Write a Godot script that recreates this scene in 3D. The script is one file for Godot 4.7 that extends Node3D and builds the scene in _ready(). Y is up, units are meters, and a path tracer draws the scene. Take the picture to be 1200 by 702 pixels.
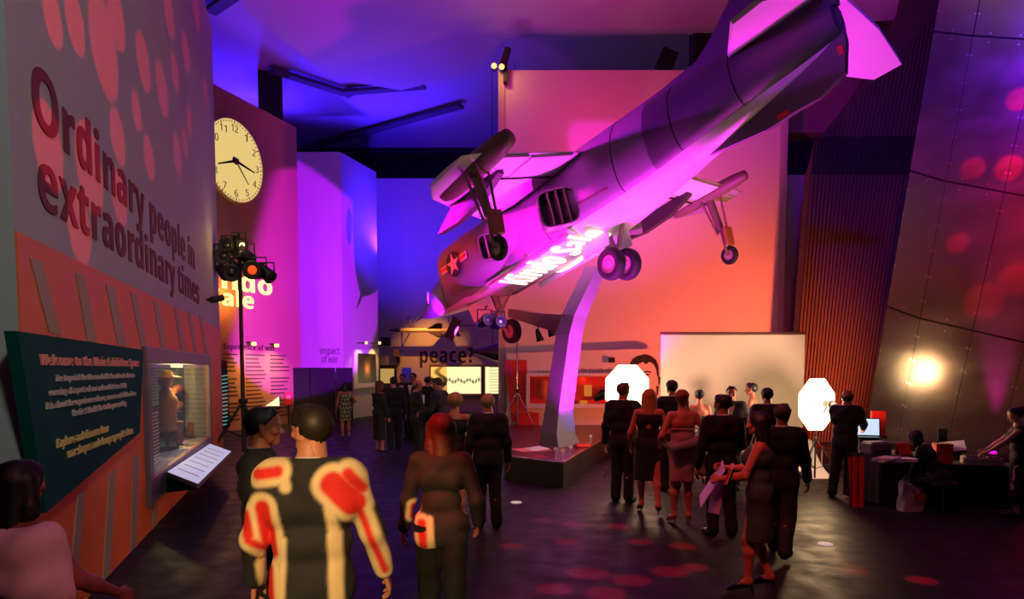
extends Node3D
# Exhibition hall at night: a jump jet hung nose-down on a steel pylon, coloured stage light, guests in evening dress.

const F := 800.0            # focal length in pixels of the 1200 x 702 photograph
const EYE := Vector3(0, 2.05, 0)
const PITCH := 3.5
const CY := 480.93          # row of the optical axis (the lens is shifted)
var fwd := Vector3(0, -sin(deg_to_rad(PITCH)), -cos(deg_to_rad(PITCH)))
var upv := Vector3(0, cos(deg_to_rad(PITCH)), -sin(deg_to_rad(PITCH)))
var M := {}
var names := {}

# ------------------------------------------------------------------ measuring
func ray(x: float, y: float) -> Vector3:
	return fwd + Vector3.RIGHT * ((x - 600.0) / F) - upv * ((y - CY) / F)

func at(x: float, y: float, z: float) -> Vector3:      # the point z metres into the hall
	var r := ray(x, y)
	return EYE + r * (z / -r.z)

func gp(x: float, y: float, h := 0.0) -> Vector3:        # the point on the floor (or at height h)
	var r := ray(x, y)
	return EYE + r * ((h - EYE.y) / r.y)

class Fr:                                               # a wall's own axes: u along, v up, n out of it
	var o: Vector3
	var u: Vector3
	var v: Vector3
	var n: Vector3
	func _init(origin: Vector3, along: Vector3, upward := Vector3.UP) -> void:
		o = origin
		u = along.normalized()
		v = (upward - u * upward.dot(u)).normalized()
		n = u.cross(v)
	func p(a: float, b: float, c := 0.0) -> Vector3:
		return o + u * a + v * b + n * c
	func b() -> Basis:
		return Basis(u, v, n)

func uv(f: Fr, x: float, y: float) -> Vector2:
	var r := ray(x, y)
	var t := (f.o - EYE).dot(f.n) / r.dot(f.n)
	var q := EYE + r * t - f.o
	return Vector2(q.dot(f.u), q.dot(f.v))

# ------------------------------------------------------------------ mesh building
class B:
	var v := PackedVector3Array()
	var n := PackedVector3Array()
	var c := PackedColorArray()
	var t := PackedVector2Array()
	var i := PackedInt32Array()
	func tri(a: Vector3, b: Vector3, d: Vector3) -> void:      # counter-clockwise seen from outside
		var nn := (b - a).cross(d - a).normalized()
		var k := v.size()
		v.append_array(PackedVector3Array([a, b, d]))
		n.append_array(PackedVector3Array([nn, nn, nn]))
		i.append_array(PackedInt32Array([k, k + 2, k + 1]))
	func quad(a: Vector3, b: Vector3, d: Vector3, e: Vector3) -> void:
		var nn := (d - a).cross(e - b).normalized()
		var k := v.size()
		v.append_array(PackedVector3Array([a, b, d, e]))
		n.append_array(PackedVector3Array([nn, nn, nn, nn]))
		i.append_array(PackedInt32Array([k, k + 2, k + 1, k, k + 3, k + 2]))
	func box(ctr: Vector3, s: Vector3, bs := Basis.IDENTITY, bev := 0.0) -> void:
		var h := s * 0.5
		bev = minf(bev, minf(h.x, minf(h.y, h.z)) * 0.6)
		for ax in 3:
			for sg in [-1.0, 1.0]:
				var e := [Vector3.ZERO, Vector3.ZERO, Vector3.ZERO]
				e[0][ax] = sg
				e[1][(ax + 1) % 3] = 1.0
				e[2][(ax + 2) % 3] = sg
				var ha: float = h[ax]
				var hb: float = h[(ax + 1) % 3] - bev
				var hc: float = h[(ax + 2) % 3] - bev
				var pts := []
				for q in [[-1, -1], [1, -1], [1, 1], [-1, 1]]:
					pts.append(ctr + bs * (e[0] * ha + e[1] * (hb * q[0]) + e[2] * (hc * q[1])))
				quad(pts[0], pts[1], pts[2], pts[3])
		if bev <= 0.0:
			return
		for ax in 3:
			var bx := (ax + 1) % 3
			var cx := (ax + 2) % 3
			for s1 in [-1.0, 1.0]:
				for s2 in [-1.0, 1.0]:
					var p := []
					for q in [[-1, 0], [1, 0], [1, 1], [-1, 1]]:
						var w := Vector3.ZERO
						w[ax] = (h[ax] - bev) * q[0]
						w[bx] = s1 * (h[bx] - (bev if q[1] == 1 else 0.0))
						w[cx] = s2 * (h[cx] - (0.0 if q[1] == 1 else bev))
						p.append(ctr + bs * w)
					if s1 * s2 > 0:
						quad(p[0], p[1], p[2], p[3])
					else:
						quad(p[3], p[2], p[1], p[0])
		for s1 in [-1.0, 1.0]:
			for s2 in [-1.0, 1.0]:
				for s3 in [-1.0, 1.0]:
					var a := ctr + bs * Vector3(s1 * h.x, s2 * (h.y - bev), s3 * (h.z - bev))
					var b2 := ctr + bs * Vector3(s1 * (h.x - bev), s2 * h.y, s3 * (h.z - bev))
					var d := ctr + bs * Vector3(s1 * (h.x - bev), s2 * (h.y - bev), s3 * h.z)
					if s1 * s2 * s3 > 0:
						tri(a, b2, d)
					else:
						tri(a, d, b2)
	func grid(P: Array, wrap := true, inward := false, cap := true, toward := Vector3.ZERO) -> void:   # rows of points, smooth; closed rings when wrap
		var rows := P.size()
		var m: int = P[0].size()
		var k := v.size()
		var cen := []
		for r in rows:
			var s := Vector3.ZERO
			for q in P[r]:
				s += q
			cen.append(s / m)
		var ns := PackedVector3Array()
		var vote := 0.0
		for r in rows:
			for j in m:
				var r0 := maxi(r - 1, 0)
				var r1 := mini(r + 1, rows - 1)
				var j0 := (j - 1 + m) % m if wrap else maxi(j - 1, 0)
				var j1 := (j + 1) % m if wrap else mini(j + 1, m - 1)
				var dr: Vector3 = P[r1][j] - P[r0][j]
				var dj: Vector3 = P[r][j1] - P[r][j0]
				if dj.length_squared() < 1e-12:
					var rr := r1 if r == 0 else r0
					dj = P[rr][j1] - P[rr][j0]
				var nn := dj.cross(dr).normalized()
				ns.append(nn)
				vote += nn.dot(toward if toward != Vector3.ZERO else P[r][j] - cen[r])
		var sg := 1.0 if vote >= 0.0 else -1.0
		if inward:
			sg = -sg
		for r in rows:
			for j in m:
				v.append(P[r][j])
				n.append(ns[r * m + j] * sg)
		for r in rows - 1:
			for j in (m if wrap else m - 1):
				var a := k + r * m + j
				var b2 := k + r * m + (j + 1) % m
				var d := a + m
				var e := b2 + m
				if sg > 0:
					i.append_array(PackedInt32Array([a, d, b2, b2, d, e]))
				else:
					i.append_array(PackedInt32Array([a, b2, d, b2, e, d]))
		if wrap and cap:
			for r in [0, rows - 1]:
				var other: Vector3 = cen[1] if r == 0 else cen[rows - 2]
				var out: Vector3 = cen[r] - other
				for j in m:
					var a: Vector3 = P[r][j]
					var b2: Vector3 = P[r][(j + 1) % m]
					if (a - cen[r]).cross(b2 - cen[r]).length_squared() < 1e-14:
						continue
					if (a - cen[r]).cross(b2 - cen[r]).dot(out) * (-1.0 if inward else 1.0) > 0:
						tri(cen[r], a, b2)
					else:
						tri(cen[r], b2, a)
	func tube(pts: Array, rad: Array, sides := 10) -> void:
		var P := []
		var side := Vector3.ZERO
		for k in pts.size():
			var d: Vector3 = (pts[mini(k + 1, pts.size() - 1)] - pts[maxi(k - 1, 0)]).normalized()
			if side == Vector3.ZERO:
				side = d.cross(Vector3.UP if absf(d.y) < 0.9 else Vector3.RIGHT).normalized()
			side = (side - d * side.dot(d)).normalized()
			var w := d.cross(side)
			var ring := []
			for j in sides:
				var a := TAU * j / sides
				ring.append(pts[k] + (side * cos(a) + w * sin(a)) * float(rad[k] if rad.size() > 1 else rad[0]))
			P.append(ring)
		grid(P)
	func lathe(prof: Array, x: Transform3D, sides := 24, cap := true) -> void:   # [radius, height] along the axis y of x
		var P := []
		for q in prof:
			var ring := []
			for j in sides:
				var a := TAU * j / sides
				ring.append(x * Vector3(cos(a) * q[0], q[1], sin(a) * q[0]))
			P.append(ring)
		grid(P, true, false, cap)
	func prism(poly: PackedVector2Array, x: Transform3D, z0: float, z1: float) -> void:
		if Geometry2D.is_polygon_clockwise(poly):
			poly.reverse()
		var idx := Geometry2D.triangulate_polygon(poly)
		for k in range(0, idx.size(), 3):
			var a := poly[idx[k]]
			var b2 := poly[idx[k + 1]]
			var d := poly[idx[k + 2]]
			if (b2 - a).cross(d - a) < 0:
				var s := b2
				b2 = d
				d = s
			tri(x * Vector3(a.x, a.y, z1), x * Vector3(b2.x, b2.y, z1), x * Vector3(d.x, d.y, z1))
			tri(x * Vector3(a.x, a.y, z0), x * Vector3(d.x, d.y, z0), x * Vector3(b2.x, b2.y, z0))
		for k in poly.size():
			var a := poly[k]
			var b2 := poly[(k + 1) % poly.size()]
			quad(x * Vector3(a.x, a.y, z0), x * Vector3(b2.x, b2.y, z0), x * Vector3(b2.x, b2.y, z1), x * Vector3(a.x, a.y, z1))
	func face(a: Vector3, b2: Vector3, d: Vector3, e: Vector3) -> void:      # a quad with texture coordinates
		var k := v.size()
		quad(a, b2, d, e)
		t.resize(k)
		t.append_array(PackedVector2Array([Vector2(0, 1), Vector2(1, 1), Vector2(1, 0), Vector2(0, 0)]))
	func add(m: Dictionary, x := Transform3D.IDENTITY) -> void:
		var k := v.size()
		var nb := x.basis.inverse().transposed()
		var flip := x.basis.determinant() < 0
		for q: Vector3 in m.v:
			v.append(x * q)
		for q: Vector3 in m.n:
			n.append((nb * q).normalized())
		if m.has("c"):
			while c.size() < k:
				c.append(Color.WHITE)
			c.append_array(m.c)
		var mi: PackedInt32Array = m.i
		for q in range(0, mi.size(), 3):
			i.append(k + mi[q])
			i.append(k + mi[q + (1 if flip else 2)])
			i.append(k + mi[q + (2 if flip else 1)])
	func mesh(m: Material) -> ArrayMesh:
		var arr := []
		arr.resize(Mesh.ARRAY_MAX)
		arr[Mesh.ARRAY_VERTEX] = v
		arr[Mesh.ARRAY_NORMAL] = n
		if c.size():
			while c.size() < v.size():
				c.append(Color.WHITE)
			arr[Mesh.ARRAY_COLOR] = c
		if t.size():
			t.resize(v.size())
			arr[Mesh.ARRAY_TEX_UV] = t
		arr[Mesh.ARRAY_INDEX] = i
		var am := ArrayMesh.new()
		am.add_surface_from_arrays(Mesh.PRIMITIVE_TRIANGLES, arr)
		am.surface_set_material(0, m)
		return am

# ------------------------------------------------------------------ naming
func numbered(s: String) -> String:
	var k: int = names.get(s, 0)
	names[s] = k + 1
	return s if k == 0 else "%s_%03d" % [s, k]

func thing(called: String, label: String, category: String, pos := Vector3.ZERO, turn := 0.0, group := "") -> Node3D:
	var o := Node3D.new()
	o.name = numbered(called)
	add_child(o)
	o.position = pos
	o.rotation_degrees.y = turn
	tag(o, label, category, group)
	return o

func tag(o: Node3D, label: String, category: String, group := "") -> void:
	o.set_meta("label", label)
	o.set_meta("category", category)
	if group:
		o.set_meta("group", group)

func obj(called: String, b: B, m: Material, parent: Node3D = null) -> MeshInstance3D:
	var o := MeshInstance3D.new()
	o.name = numbered(called) if parent == null else called
	o.mesh = b.mesh(m)
	if parent:
		parent.add_child(o, true)
	else:
		add_child(o)
	return o

func struct(called: String, b: B, m: Material, label: String, parent: Node3D = null) -> MeshInstance3D:
	var o := obj(called, b, m, parent)
	if parent == null:
		o.set_meta("kind", "structure")
		tag(o, label, called.split("_")[0])
	return o

func boxed(called: String, ctr: Vector3, s: Vector3, m: Material, parent: Node3D = null, bs := Basis.IDENTITY, bev := 0.006) -> MeshInstance3D:
	var b := B.new()
	b.box(ctr, s, bs, bev)
	return obj(called, b, m, parent)

func slab(called: String, f: Fr, u0: float, u1: float, v0: float, v1: float, n0: float, n1: float, m: Material, parent: Node3D = null, bev := 0.0) -> MeshInstance3D:
	return boxed(called, f.p((u0 + u1) * 0.5, (v0 + v1) * 0.5, (n0 + n1) * 0.5), Vector3(absf(u1 - u0), absf(v1 - v0), absf(n1 - n0)), m, parent, f.b(), bev)

func poly_on(f: Fr, px: Array) -> PackedVector2Array:
	var r := PackedVector2Array()
	for q in px:
		r.append(uv(f, q[0], q[1]))
	return r

func plate(called: String, f: Fr, px: Array, n0: float, n1: float, m: Material, parent: Node3D = null) -> MeshInstance3D:
	var b := B.new()
	b.prism(poly_on(f, px), Transform3D(f.b(), f.o), n0, n1)
	return obj(called, b, m, parent)

func local(parent: Node3D, p: Vector3) -> Vector3:
	return parent.transform.affine_inverse() * p

func words(s: String, f: Fr, u0: float, u1: float, v0: float, height: float, n0: float, depth: float, m: Material, parent: Node3D, bold := true, called := "lettering") -> MeshInstance3D:
	var tm := TextMesh.new()                       # capitals `height` high, fitted between u0 and u1
	var sf := SystemFont.new()
	sf.font_names = PackedStringArray(["Droid Sans"])
	sf.font_weight = 700 if bold else 400
	tm.font = sf
	tm.text = s
	tm.font_size = 64
	tm.pixel_size = 0.01
	tm.depth = 0.1
	tm.curve_step = 2.0
	tm.material = m
	var bb := tm.get_aabb()
	var o := MeshInstance3D.new()
	o.name = called
	o.mesh = tm
	var sx := (u1 - u0) / maxf(bb.size.x, 0.001)
	var sy := height / 0.457
	var sz := depth / 0.1
	var t := tm.get_aabb()
	# the baseline of a text mesh lies a little above the bottom of its line
	var base := baseline(tm)
	var place := Transform3D(f.b() * Basis.from_scale(Vector3(sx, sy, sz)), f.p(u0 - t.position.x * sx, v0 - base * sy, n0 + depth * 0.5))
	parent.add_child(o, true)
	o.transform = (parent.transform.affine_inverse() if parent != self else Transform3D.IDENTITY) * place
	return o

func baseline(tm: TextMesh) -> float:
	var probe: TextMesh = tm.duplicate()
	probe.text = "H"
	return probe.get_aabb().position.y

# ------------------------------------------------------------------ materials
func mt(c: Color, rough := 0.7, metal := 0.0) -> StandardMaterial3D:
	var m := StandardMaterial3D.new()
	m.albedo_color = c
	m.roughness = rough
	m.metallic = metal
	return m

func glow(c: Color, e: float) -> StandardMaterial3D:
	var m := mt(Color(0.1, 0.1, 0.1))
	m.emission_enabled = true
	m.emission = c
	m.emission_energy_multiplier = e
	return m

func noise_tex(freq: float, lo: float, hi: float, size := 512, sd := 1, normal := false, octaves := 4) -> NoiseTexture2D:
	var t := NoiseTexture2D.new()
	var fn := FastNoiseLite.new()
	fn.seed = sd
	fn.frequency = freq
	fn.fractal_octaves = octaves
	t.width = size
	t.height = size
	t.seamless = true
	t.noise = fn
	if normal:
		t.as_normal_map = true
		t.bump_strength = 3.0
	else:
		var g := Gradient.new()
		g.set_color(0, Color(lo, lo, lo))
		g.set_color(1, Color(hi, hi, hi))
		t.color_ramp = g
	return t

func tri_uv(m: StandardMaterial3D, s: float) -> StandardMaterial3D:
	m.uv1_triplanar = true
	m.uv1_world_triplanar = true
	m.uv1_scale = Vector3(s, s, s)
	return m

func pic(w: int, h: int, painter: Callable) -> ImageTexture:
	var im := Image.create(w, h, false, Image.FORMAT_RGB8)
	for y in h:
		for x in w:
			im.set_pixel(x, y, painter.call((x + 0.5) / w, (y + 0.5) / h))
	return ImageTexture.create_from_image(im)

# ------------------------------------------------------------------ lights
func spot(pos: Vector3, target: Vector3, c: Color, e: float, angle: float, soft := 0.5, size := 0.1) -> SpotLight3D:
	var l := SpotLight3D.new()
	l.name = numbered("stage_light")
	l.light_color = c
	l.light_energy = e
	l.spot_angle = angle
	l.spot_angle_attenuation = soft
	l.spot_range = 60.0
	l.spot_attenuation = 2.0
	l.light_size = size
	l.shadow_enabled = true
	add_child(l)
	l.position = pos
	l.look_at_from_position(pos, target, Vector3.UP if absf((target - pos).normalized().y) < 0.98 else Vector3.RIGHT)
	return l

func omni(pos: Vector3, c: Color, e: float, size := 0.08) -> OmniLight3D:
	var l := OmniLight3D.new()
	l.name = numbered("glow_light")
	l.light_color = c
	l.light_energy = e
	l.omni_range = 40.0
	l.omni_attenuation = 2.0
	l.light_size = size
	l.shadow_enabled = true
	add_child(l)
	l.position = pos
	return l

func area(pos: Vector3, target: Vector3, size: Vector2, c: Color, e: float) -> AreaLight3D:
	var l := AreaLight3D.new()
	l.name = numbered("panel_light")
	l.area_size = size
	l.light_color = c
	l.light_energy = e
	l.area_range = 40.0
	l.area_attenuation = 2.0
	l.shadow_enabled = true
	add_child(l)
	l.look_at_from_position(pos, target, Vector3.UP if absf((target - pos).normalized().y) < 0.98 else Vector3.RIGHT)
	return l

func _ready() -> void:
	stage()
	materials()
	shell()
	left_wall()
	clock_wall()
	back_wall()
	centre_wall()
	right_side()
	plinth_and_pylon()
	aircraft()
	stands()
	tables()
	people()

func stage() -> void:
	var cam := Camera3D.new()
	cam.name = "camera"
	cam.projection = Camera3D.PROJECTION_FRUSTUM
	cam.near = 0.05
	cam.far = 100.0
	cam.size = 2.0 * cam.near * 351.0 / F
	cam.frustum_offset = Vector2(0, (CY - 351.0) / F * cam.near)
	add_child(cam)
	cam.look_at_from_position(EYE, EYE + fwd, Vector3.UP)
	cam.current = true
	var we := WorldEnvironment.new()
	we.name = "environment"
	var e := Environment.new()
	e.background_mode = Environment.BG_COLOR
	e.background_color = Color(0.02, 0.015, 0.03)
	e.tonemap_mode = Environment.TONE_MAPPER_LINEAR
	e.tonemap_exposure = 1.0
	e.sdfgi_enabled = true
	e.ssao_enabled = true
	e.ssil_enabled = true
	we.environment = e
	add_child(we)
	# blue wash thrown on the ceiling and the rear wall from behind the clock wall
	spot(at(300, 200, 29.5), at(330, 60, 24), Color(0.24, 0.10, 1.0), 230, 75, 1.0, 0.3)
	spot(at(455, 300, 30.6), Vector3(-6.0, 12.9, -26.0), Color(0.26, 0.09, 1.0), 150, 52, 1.0, 0.3)
	spot(at(452, 300, 26.5), at(480, 240, 32), Color(0.20, 0.09, 1.0), 70, 55, 1.0, 0.2)
	spot(at(440, 470, 23.5), at(376, 230, 27.5), Color(0.25, 0.06, 1.0), 70, 30, 1.0, 0.2)
	# purple uplight on the lowered ceiling slab
	spot(Vector3(-3.0, 5.0, -17.0), Vector3(-1.5, 12.2, -18.5), Color(0.70, 0.12, 0.80), 25, 65, 1.0, 0.3)
	spot(Vector3(2.0, 6.6, -18.8), Vector3(3.5, 12.2, -19.0), Color(1.0, 0.16, 0.45), 9, 65, 1.0, 0.3)
	# magenta uplights on the aircraft's belly and tail, unseen lights with no lamp built
	spot(Vector3(1.45, 0.6, -13.1), Vector3(1.5, 4.5, -14.6), Color(1.0, 0.05, 1.0), 100, 46, 0.7, 0.12)
	spot(Vector3(3.5, 3.0, -13.95), Vector3(3.9, 6.6, -12.3), Color(1.0, 0.04, 0.95), 70, 50, 1.0, 0.12)
	spot(Vector3(1.75, 0.6, -13.9), Vector3(1.15, 1.8, -14.3), Color(0.25, 0.10, 1.0), 1.6, 50, 1.0, 0.06)
	spot(Vector3(-5.2, 4.9, -14.6), Vector3(1.3, 5.6, -14.6), Color(1.0, 0.05, 0.80), 150, 17, 0.8, 0.1)
	# violet beam from beneath the pylon lamps across to the tower and the clock wall
	var beam := Vector3(-1.06, 2.88, -16.78)
	spot(beam, beam + Vector3(-6.3, 1.76, -7.75), Color(0.66, 0.06, 1.0), 480, 20.5, 0.12, 0.015)
	spot(Vector3(-5.2, 5.2, -14.3), Vector3(4.2, 7.0, -12.4), Color(0.75, 0.05, 1.0), 95, 13, 0.8, 0.1)
	spot(Vector3(6.3, 3.1, -14.0), Vector3(4.3, 5.0, -16.0), Color(1.0, 0.62, 0.42), 18, 32, 1.0, 0.08)  # added warm fill for the starboard wing, no lamp there
	spot(Vector3(-0.1, 0.7, -15.2), Vector3(-1.2, 3.5, -18.3), Color(1.0, 0.09, 0.45), 15, 26, 1.0, 0.08)  # added pink fill for the nose underside, no lamp there
	# orange from the lower right and mauve from the upper left on the middle wall
	spot(Vector3(8.6, 1.0, -14.8), Vector3(6.0, 2.6, -20.5), Color(1.0, 0.38, 0.20), 105, 50, 1.0, 0.2)
	spot(Vector3(-2.5, 11.2, -13.0), Vector3(3.2, 7.5, -20.5), Color(1.0, 0.10, 0.55), 17, 52, 1.0, 0.2)
	# red from the light tree on the left, on the nose and the guests
	spot(Vector3(-5.6, 5.3, -15.6), Vector3(-1.2, 4.3, -17.0), Color(1.0, 0.07, 0.10), 22, 20, 1.0, 0.1)
	spot(Vector3(-1.0, 10.5, -4.5), Vector3(1.6, 0.8, -9.4), Color(1.0, 0.34, 0.28), 42, 22, 1.0, 0.1)
	spot(Vector3(-3.4, 7.5, -1.0), Vector3(-0.5, 1.6, -4.7), Color(1.0, 0.06, 0.05), 75, 5, 0.8, 0.06)
	# warm projector behind the camera, thrown on the man and the woman in front
	spot(Vector3(-0.6, 3.4, 2.0), Vector3(-0.95, 1.2, -3.6), Color(1.0, 0.80, 0.55), 40, 8, 0.4, 0.05)
	# added dim fill in place of house light, mostly on the slogan wall
	spot(Vector3(2.5, 8.0, 1.0), Vector3(-5.5, 3.5, -9.0), Color(0.93, 0.98, 0.93), 29, 28, 0.6, 0.6)
	area(Vector3(0.5, 11.9, -3.0), Vector3(1.0, 0, -8.0), Vector2(5, 5), Color(1.0, 0.80, 0.75), 3.5)
	spot(Vector3(-9.5, 2.0, -7.0), Vector3(-13.3, 5.0, -9.0), Color(0.8, 0.1, 0.9), 12, 60, 1.0, 0.3)  # added magenta spot to colour the outer wall
	spot(Vector3(0.2, 6.5, -1.5), Vector3(2.2, 0.8, -6.2), Color(1.0, 0.42, 0.34), 22, 9, 1.0, 0.1)  # added spot to brighten the walking woman
	spot(Vector3(1.5, 4.0, 1.0), Vector3(-2.25, 1.1, -3.0), Color(1.0, 0.62, 0.60), 7, 9, 1.0, 0.1)  # added spot to brighten the woman at the left edge
	# purple and red washes on the steel
	spot(Vector3(2.0, 9.5, -3.0), at(1150, 100, 14.5), Color(0.40, 0.05, 0.9), 200, 20, 1.0, 0.2)
	spot(Vector3(2.0, 6.0, -2.0), at(1150, 330, 13.8), Color(1.0, 0.04, 0.10), 110, 17, 1.0, 0.2)
	# pencil beams of red that dot the slogan wall, the floor, the middle wall and the steel
	var lf := left_frame()
	for q in [[62, 20, 1.1], [88, 25, 1.3], [122, 55, 2.3], [136, 18, 1.6], [168, 72, 1.5], [190, 105, 1.5], [205, 85, 1.1], [218, 62, 1.2], [198, 15, 1.4], [230, 12, 1.2], [160, 130, 1.0], [138, 160, 1.3], [57, 172, 1.6], [105, 198, 1.9], [175, 185, 1.2], [208, 182, 1.2], [217, 168, 0.9], [93, 265, 1.5], [140, 232, 1.3], [241, 110, 1.0], [222, 140, 0.9]]:
		var k := uv(lf, q[0], q[1])
		spot(Vector3(7.5, 7.5, -4.5), lf.p(k.x, k.y), Color(1.0, 0.09, 0.15), 115, q[2], 0.12, 0.02)
	for q in [[637, 610, 1.0], [675, 615, 1.2], [725, 617, 1.2], [665, 635, 1.1], [690, 672, 1.5], [740, 680, 1.4], [785, 670, 1.4], [815, 665, 1.0], [710, 695, 1.3], [650, 690, 1.2], [750, 635, 1.0], [800, 640, 1.1], [620, 560, 0.9], [1000, 668, 1.2], [1080, 680, 1.1], [600, 640, 1.0]]:
		spot(Vector3(5.0, 10.5, -6.0), gp(q[0], q[1]), Color(1.0, 0.04, 0.14), 560, q[2] * 0.75, 0.4, 0.03)
	for q in [[755, 330, 0.75], [802, 368, 0.6], [815, 310, 0.6], [835, 345, 0.5], [868, 280, 0.6], [770, 290, 0.45], [725, 385, 0.5], [875, 330, 0.45], [790, 200, 0.6]]:
		spot(Vector3(4.6, 3.2, -6.0), at(q[0], q[1], 20.5), Color(1.0, 0.20, 0.28), 45, q[2], 0.25, 0.03)
	for q in [[1137, 218, 1.0], [1178, 228, 1.1], [1150, 375, 1.5], [1185, 360, 1.3], [1120, 300, 0.9], [1190, 150, 1.0]]:
		spot(Vector3(2.2, 7.5, -2.5), at(q[0], q[1], 14.0), Color(1.0, 0.03, 0.05), 300, q[2], 0.4, 0.04)

func materials() -> void:
	M.grey = mt(Color(0.62, 0.60, 0.60), 0.75)
	M.white = mt(Color(0.80, 0.78, 0.76), 0.8)
	M.offwhite = mt(Color(0.70, 0.66, 0.62), 0.8)
	M.ceil = mt(Color(0.62, 0.62, 0.64), 0.85)
	M.black = mt(Color(0.035, 0.035, 0.04), 0.6)
	M.beam = mt(Color(0.24, 0.23, 0.26), 0.8)
	M.shade = mt(Color(0.06, 0.06, 0.065), 0.8)
	M.floor = mt(Color(0.145, 0.14, 0.14), 0.5)
	M.floor.metallic_specular = 0.17
	M.floor.roughness_texture = noise_tex(0.012, 0.55, 1.0, 512, 3)
	M.floor.roughness = 0.62
	M.floor.normal_enabled = true
	M.floor.normal_texture = noise_tex(0.02, 0, 1, 512, 5, true)
	M.floor.normal_scale = 0.12
	tri_uv(M.floor, 0.35)
	M.orange = mt(Color(0.86, 0.40, 0.11), 0.6)
	M.beige = mt(Color(0.62, 0.52, 0.40), 0.7)
	M.teal = mt(Color(0.03, 0.27, 0.25), 0.7)
	M.teal.metallic_specular = 0.15
	M.tealmid = mt(Color(0.05, 0.28, 0.26), 0.55)
	M.rust = mt(Color(0.42, 0.10, 0.07), 0.7)
	M.cream = mt(Color(0.85, 0.75, 0.55), 0.7)
	M.pink = mt(Color(0.85, 0.45, 0.45), 0.7)
	M.red = mt(Color(0.75, 0.06, 0.04), 0.5)
	M.frame = mt(Color(0.45, 0.36, 0.38), 0.5)
	M.chrome = mt(Color(0.75, 0.75, 0.78), 0.18, 1.0)
	M.steel = mt(Color(0.52, 0.49, 0.46), 0.24, 0.8)
	M.steel.roughness_texture = noise_tex(0.01, 0.5, 1.0, 512, 8)
	M.steel.roughness = 0.24
	M.steel.normal_enabled = true
	M.steel.normal_texture = noise_tex(0.006, 0, 1, 512, 9, true, 3)
	M.steel.normal_scale = 0.10
	tri_uv(M.steel, 0.22)
	M.darkmetal = mt(Color(0.10, 0.10, 0.11), 0.35, 0.8)
	M.glass = mt(Color(0.9, 0.95, 0.95, 0.08), 0.03)
	M.glass.metallic_specular = 0.18
	M.glass.transparency = BaseMaterial3D.TRANSPARENCY_ALPHA
	M.brown = mt(Color(0.30, 0.20, 0.15), 0.65)
	M.ribs = mt(Color(0.24, 0.18, 0.16), 0.7)
	M.rubber = mt(Color(0.03, 0.03, 0.032), 0.8)
	M.paper = mt(Color(0.85, 0.84, 0.80), 0.7)
	M.letter = mt(Color(0.16, 0.07, 0.08), 0.7)
	M.projected_glow = glow(Color(1.0, 0.86, 0.80), 2.0)  # emissive stand-in for light projected on the belly

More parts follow.
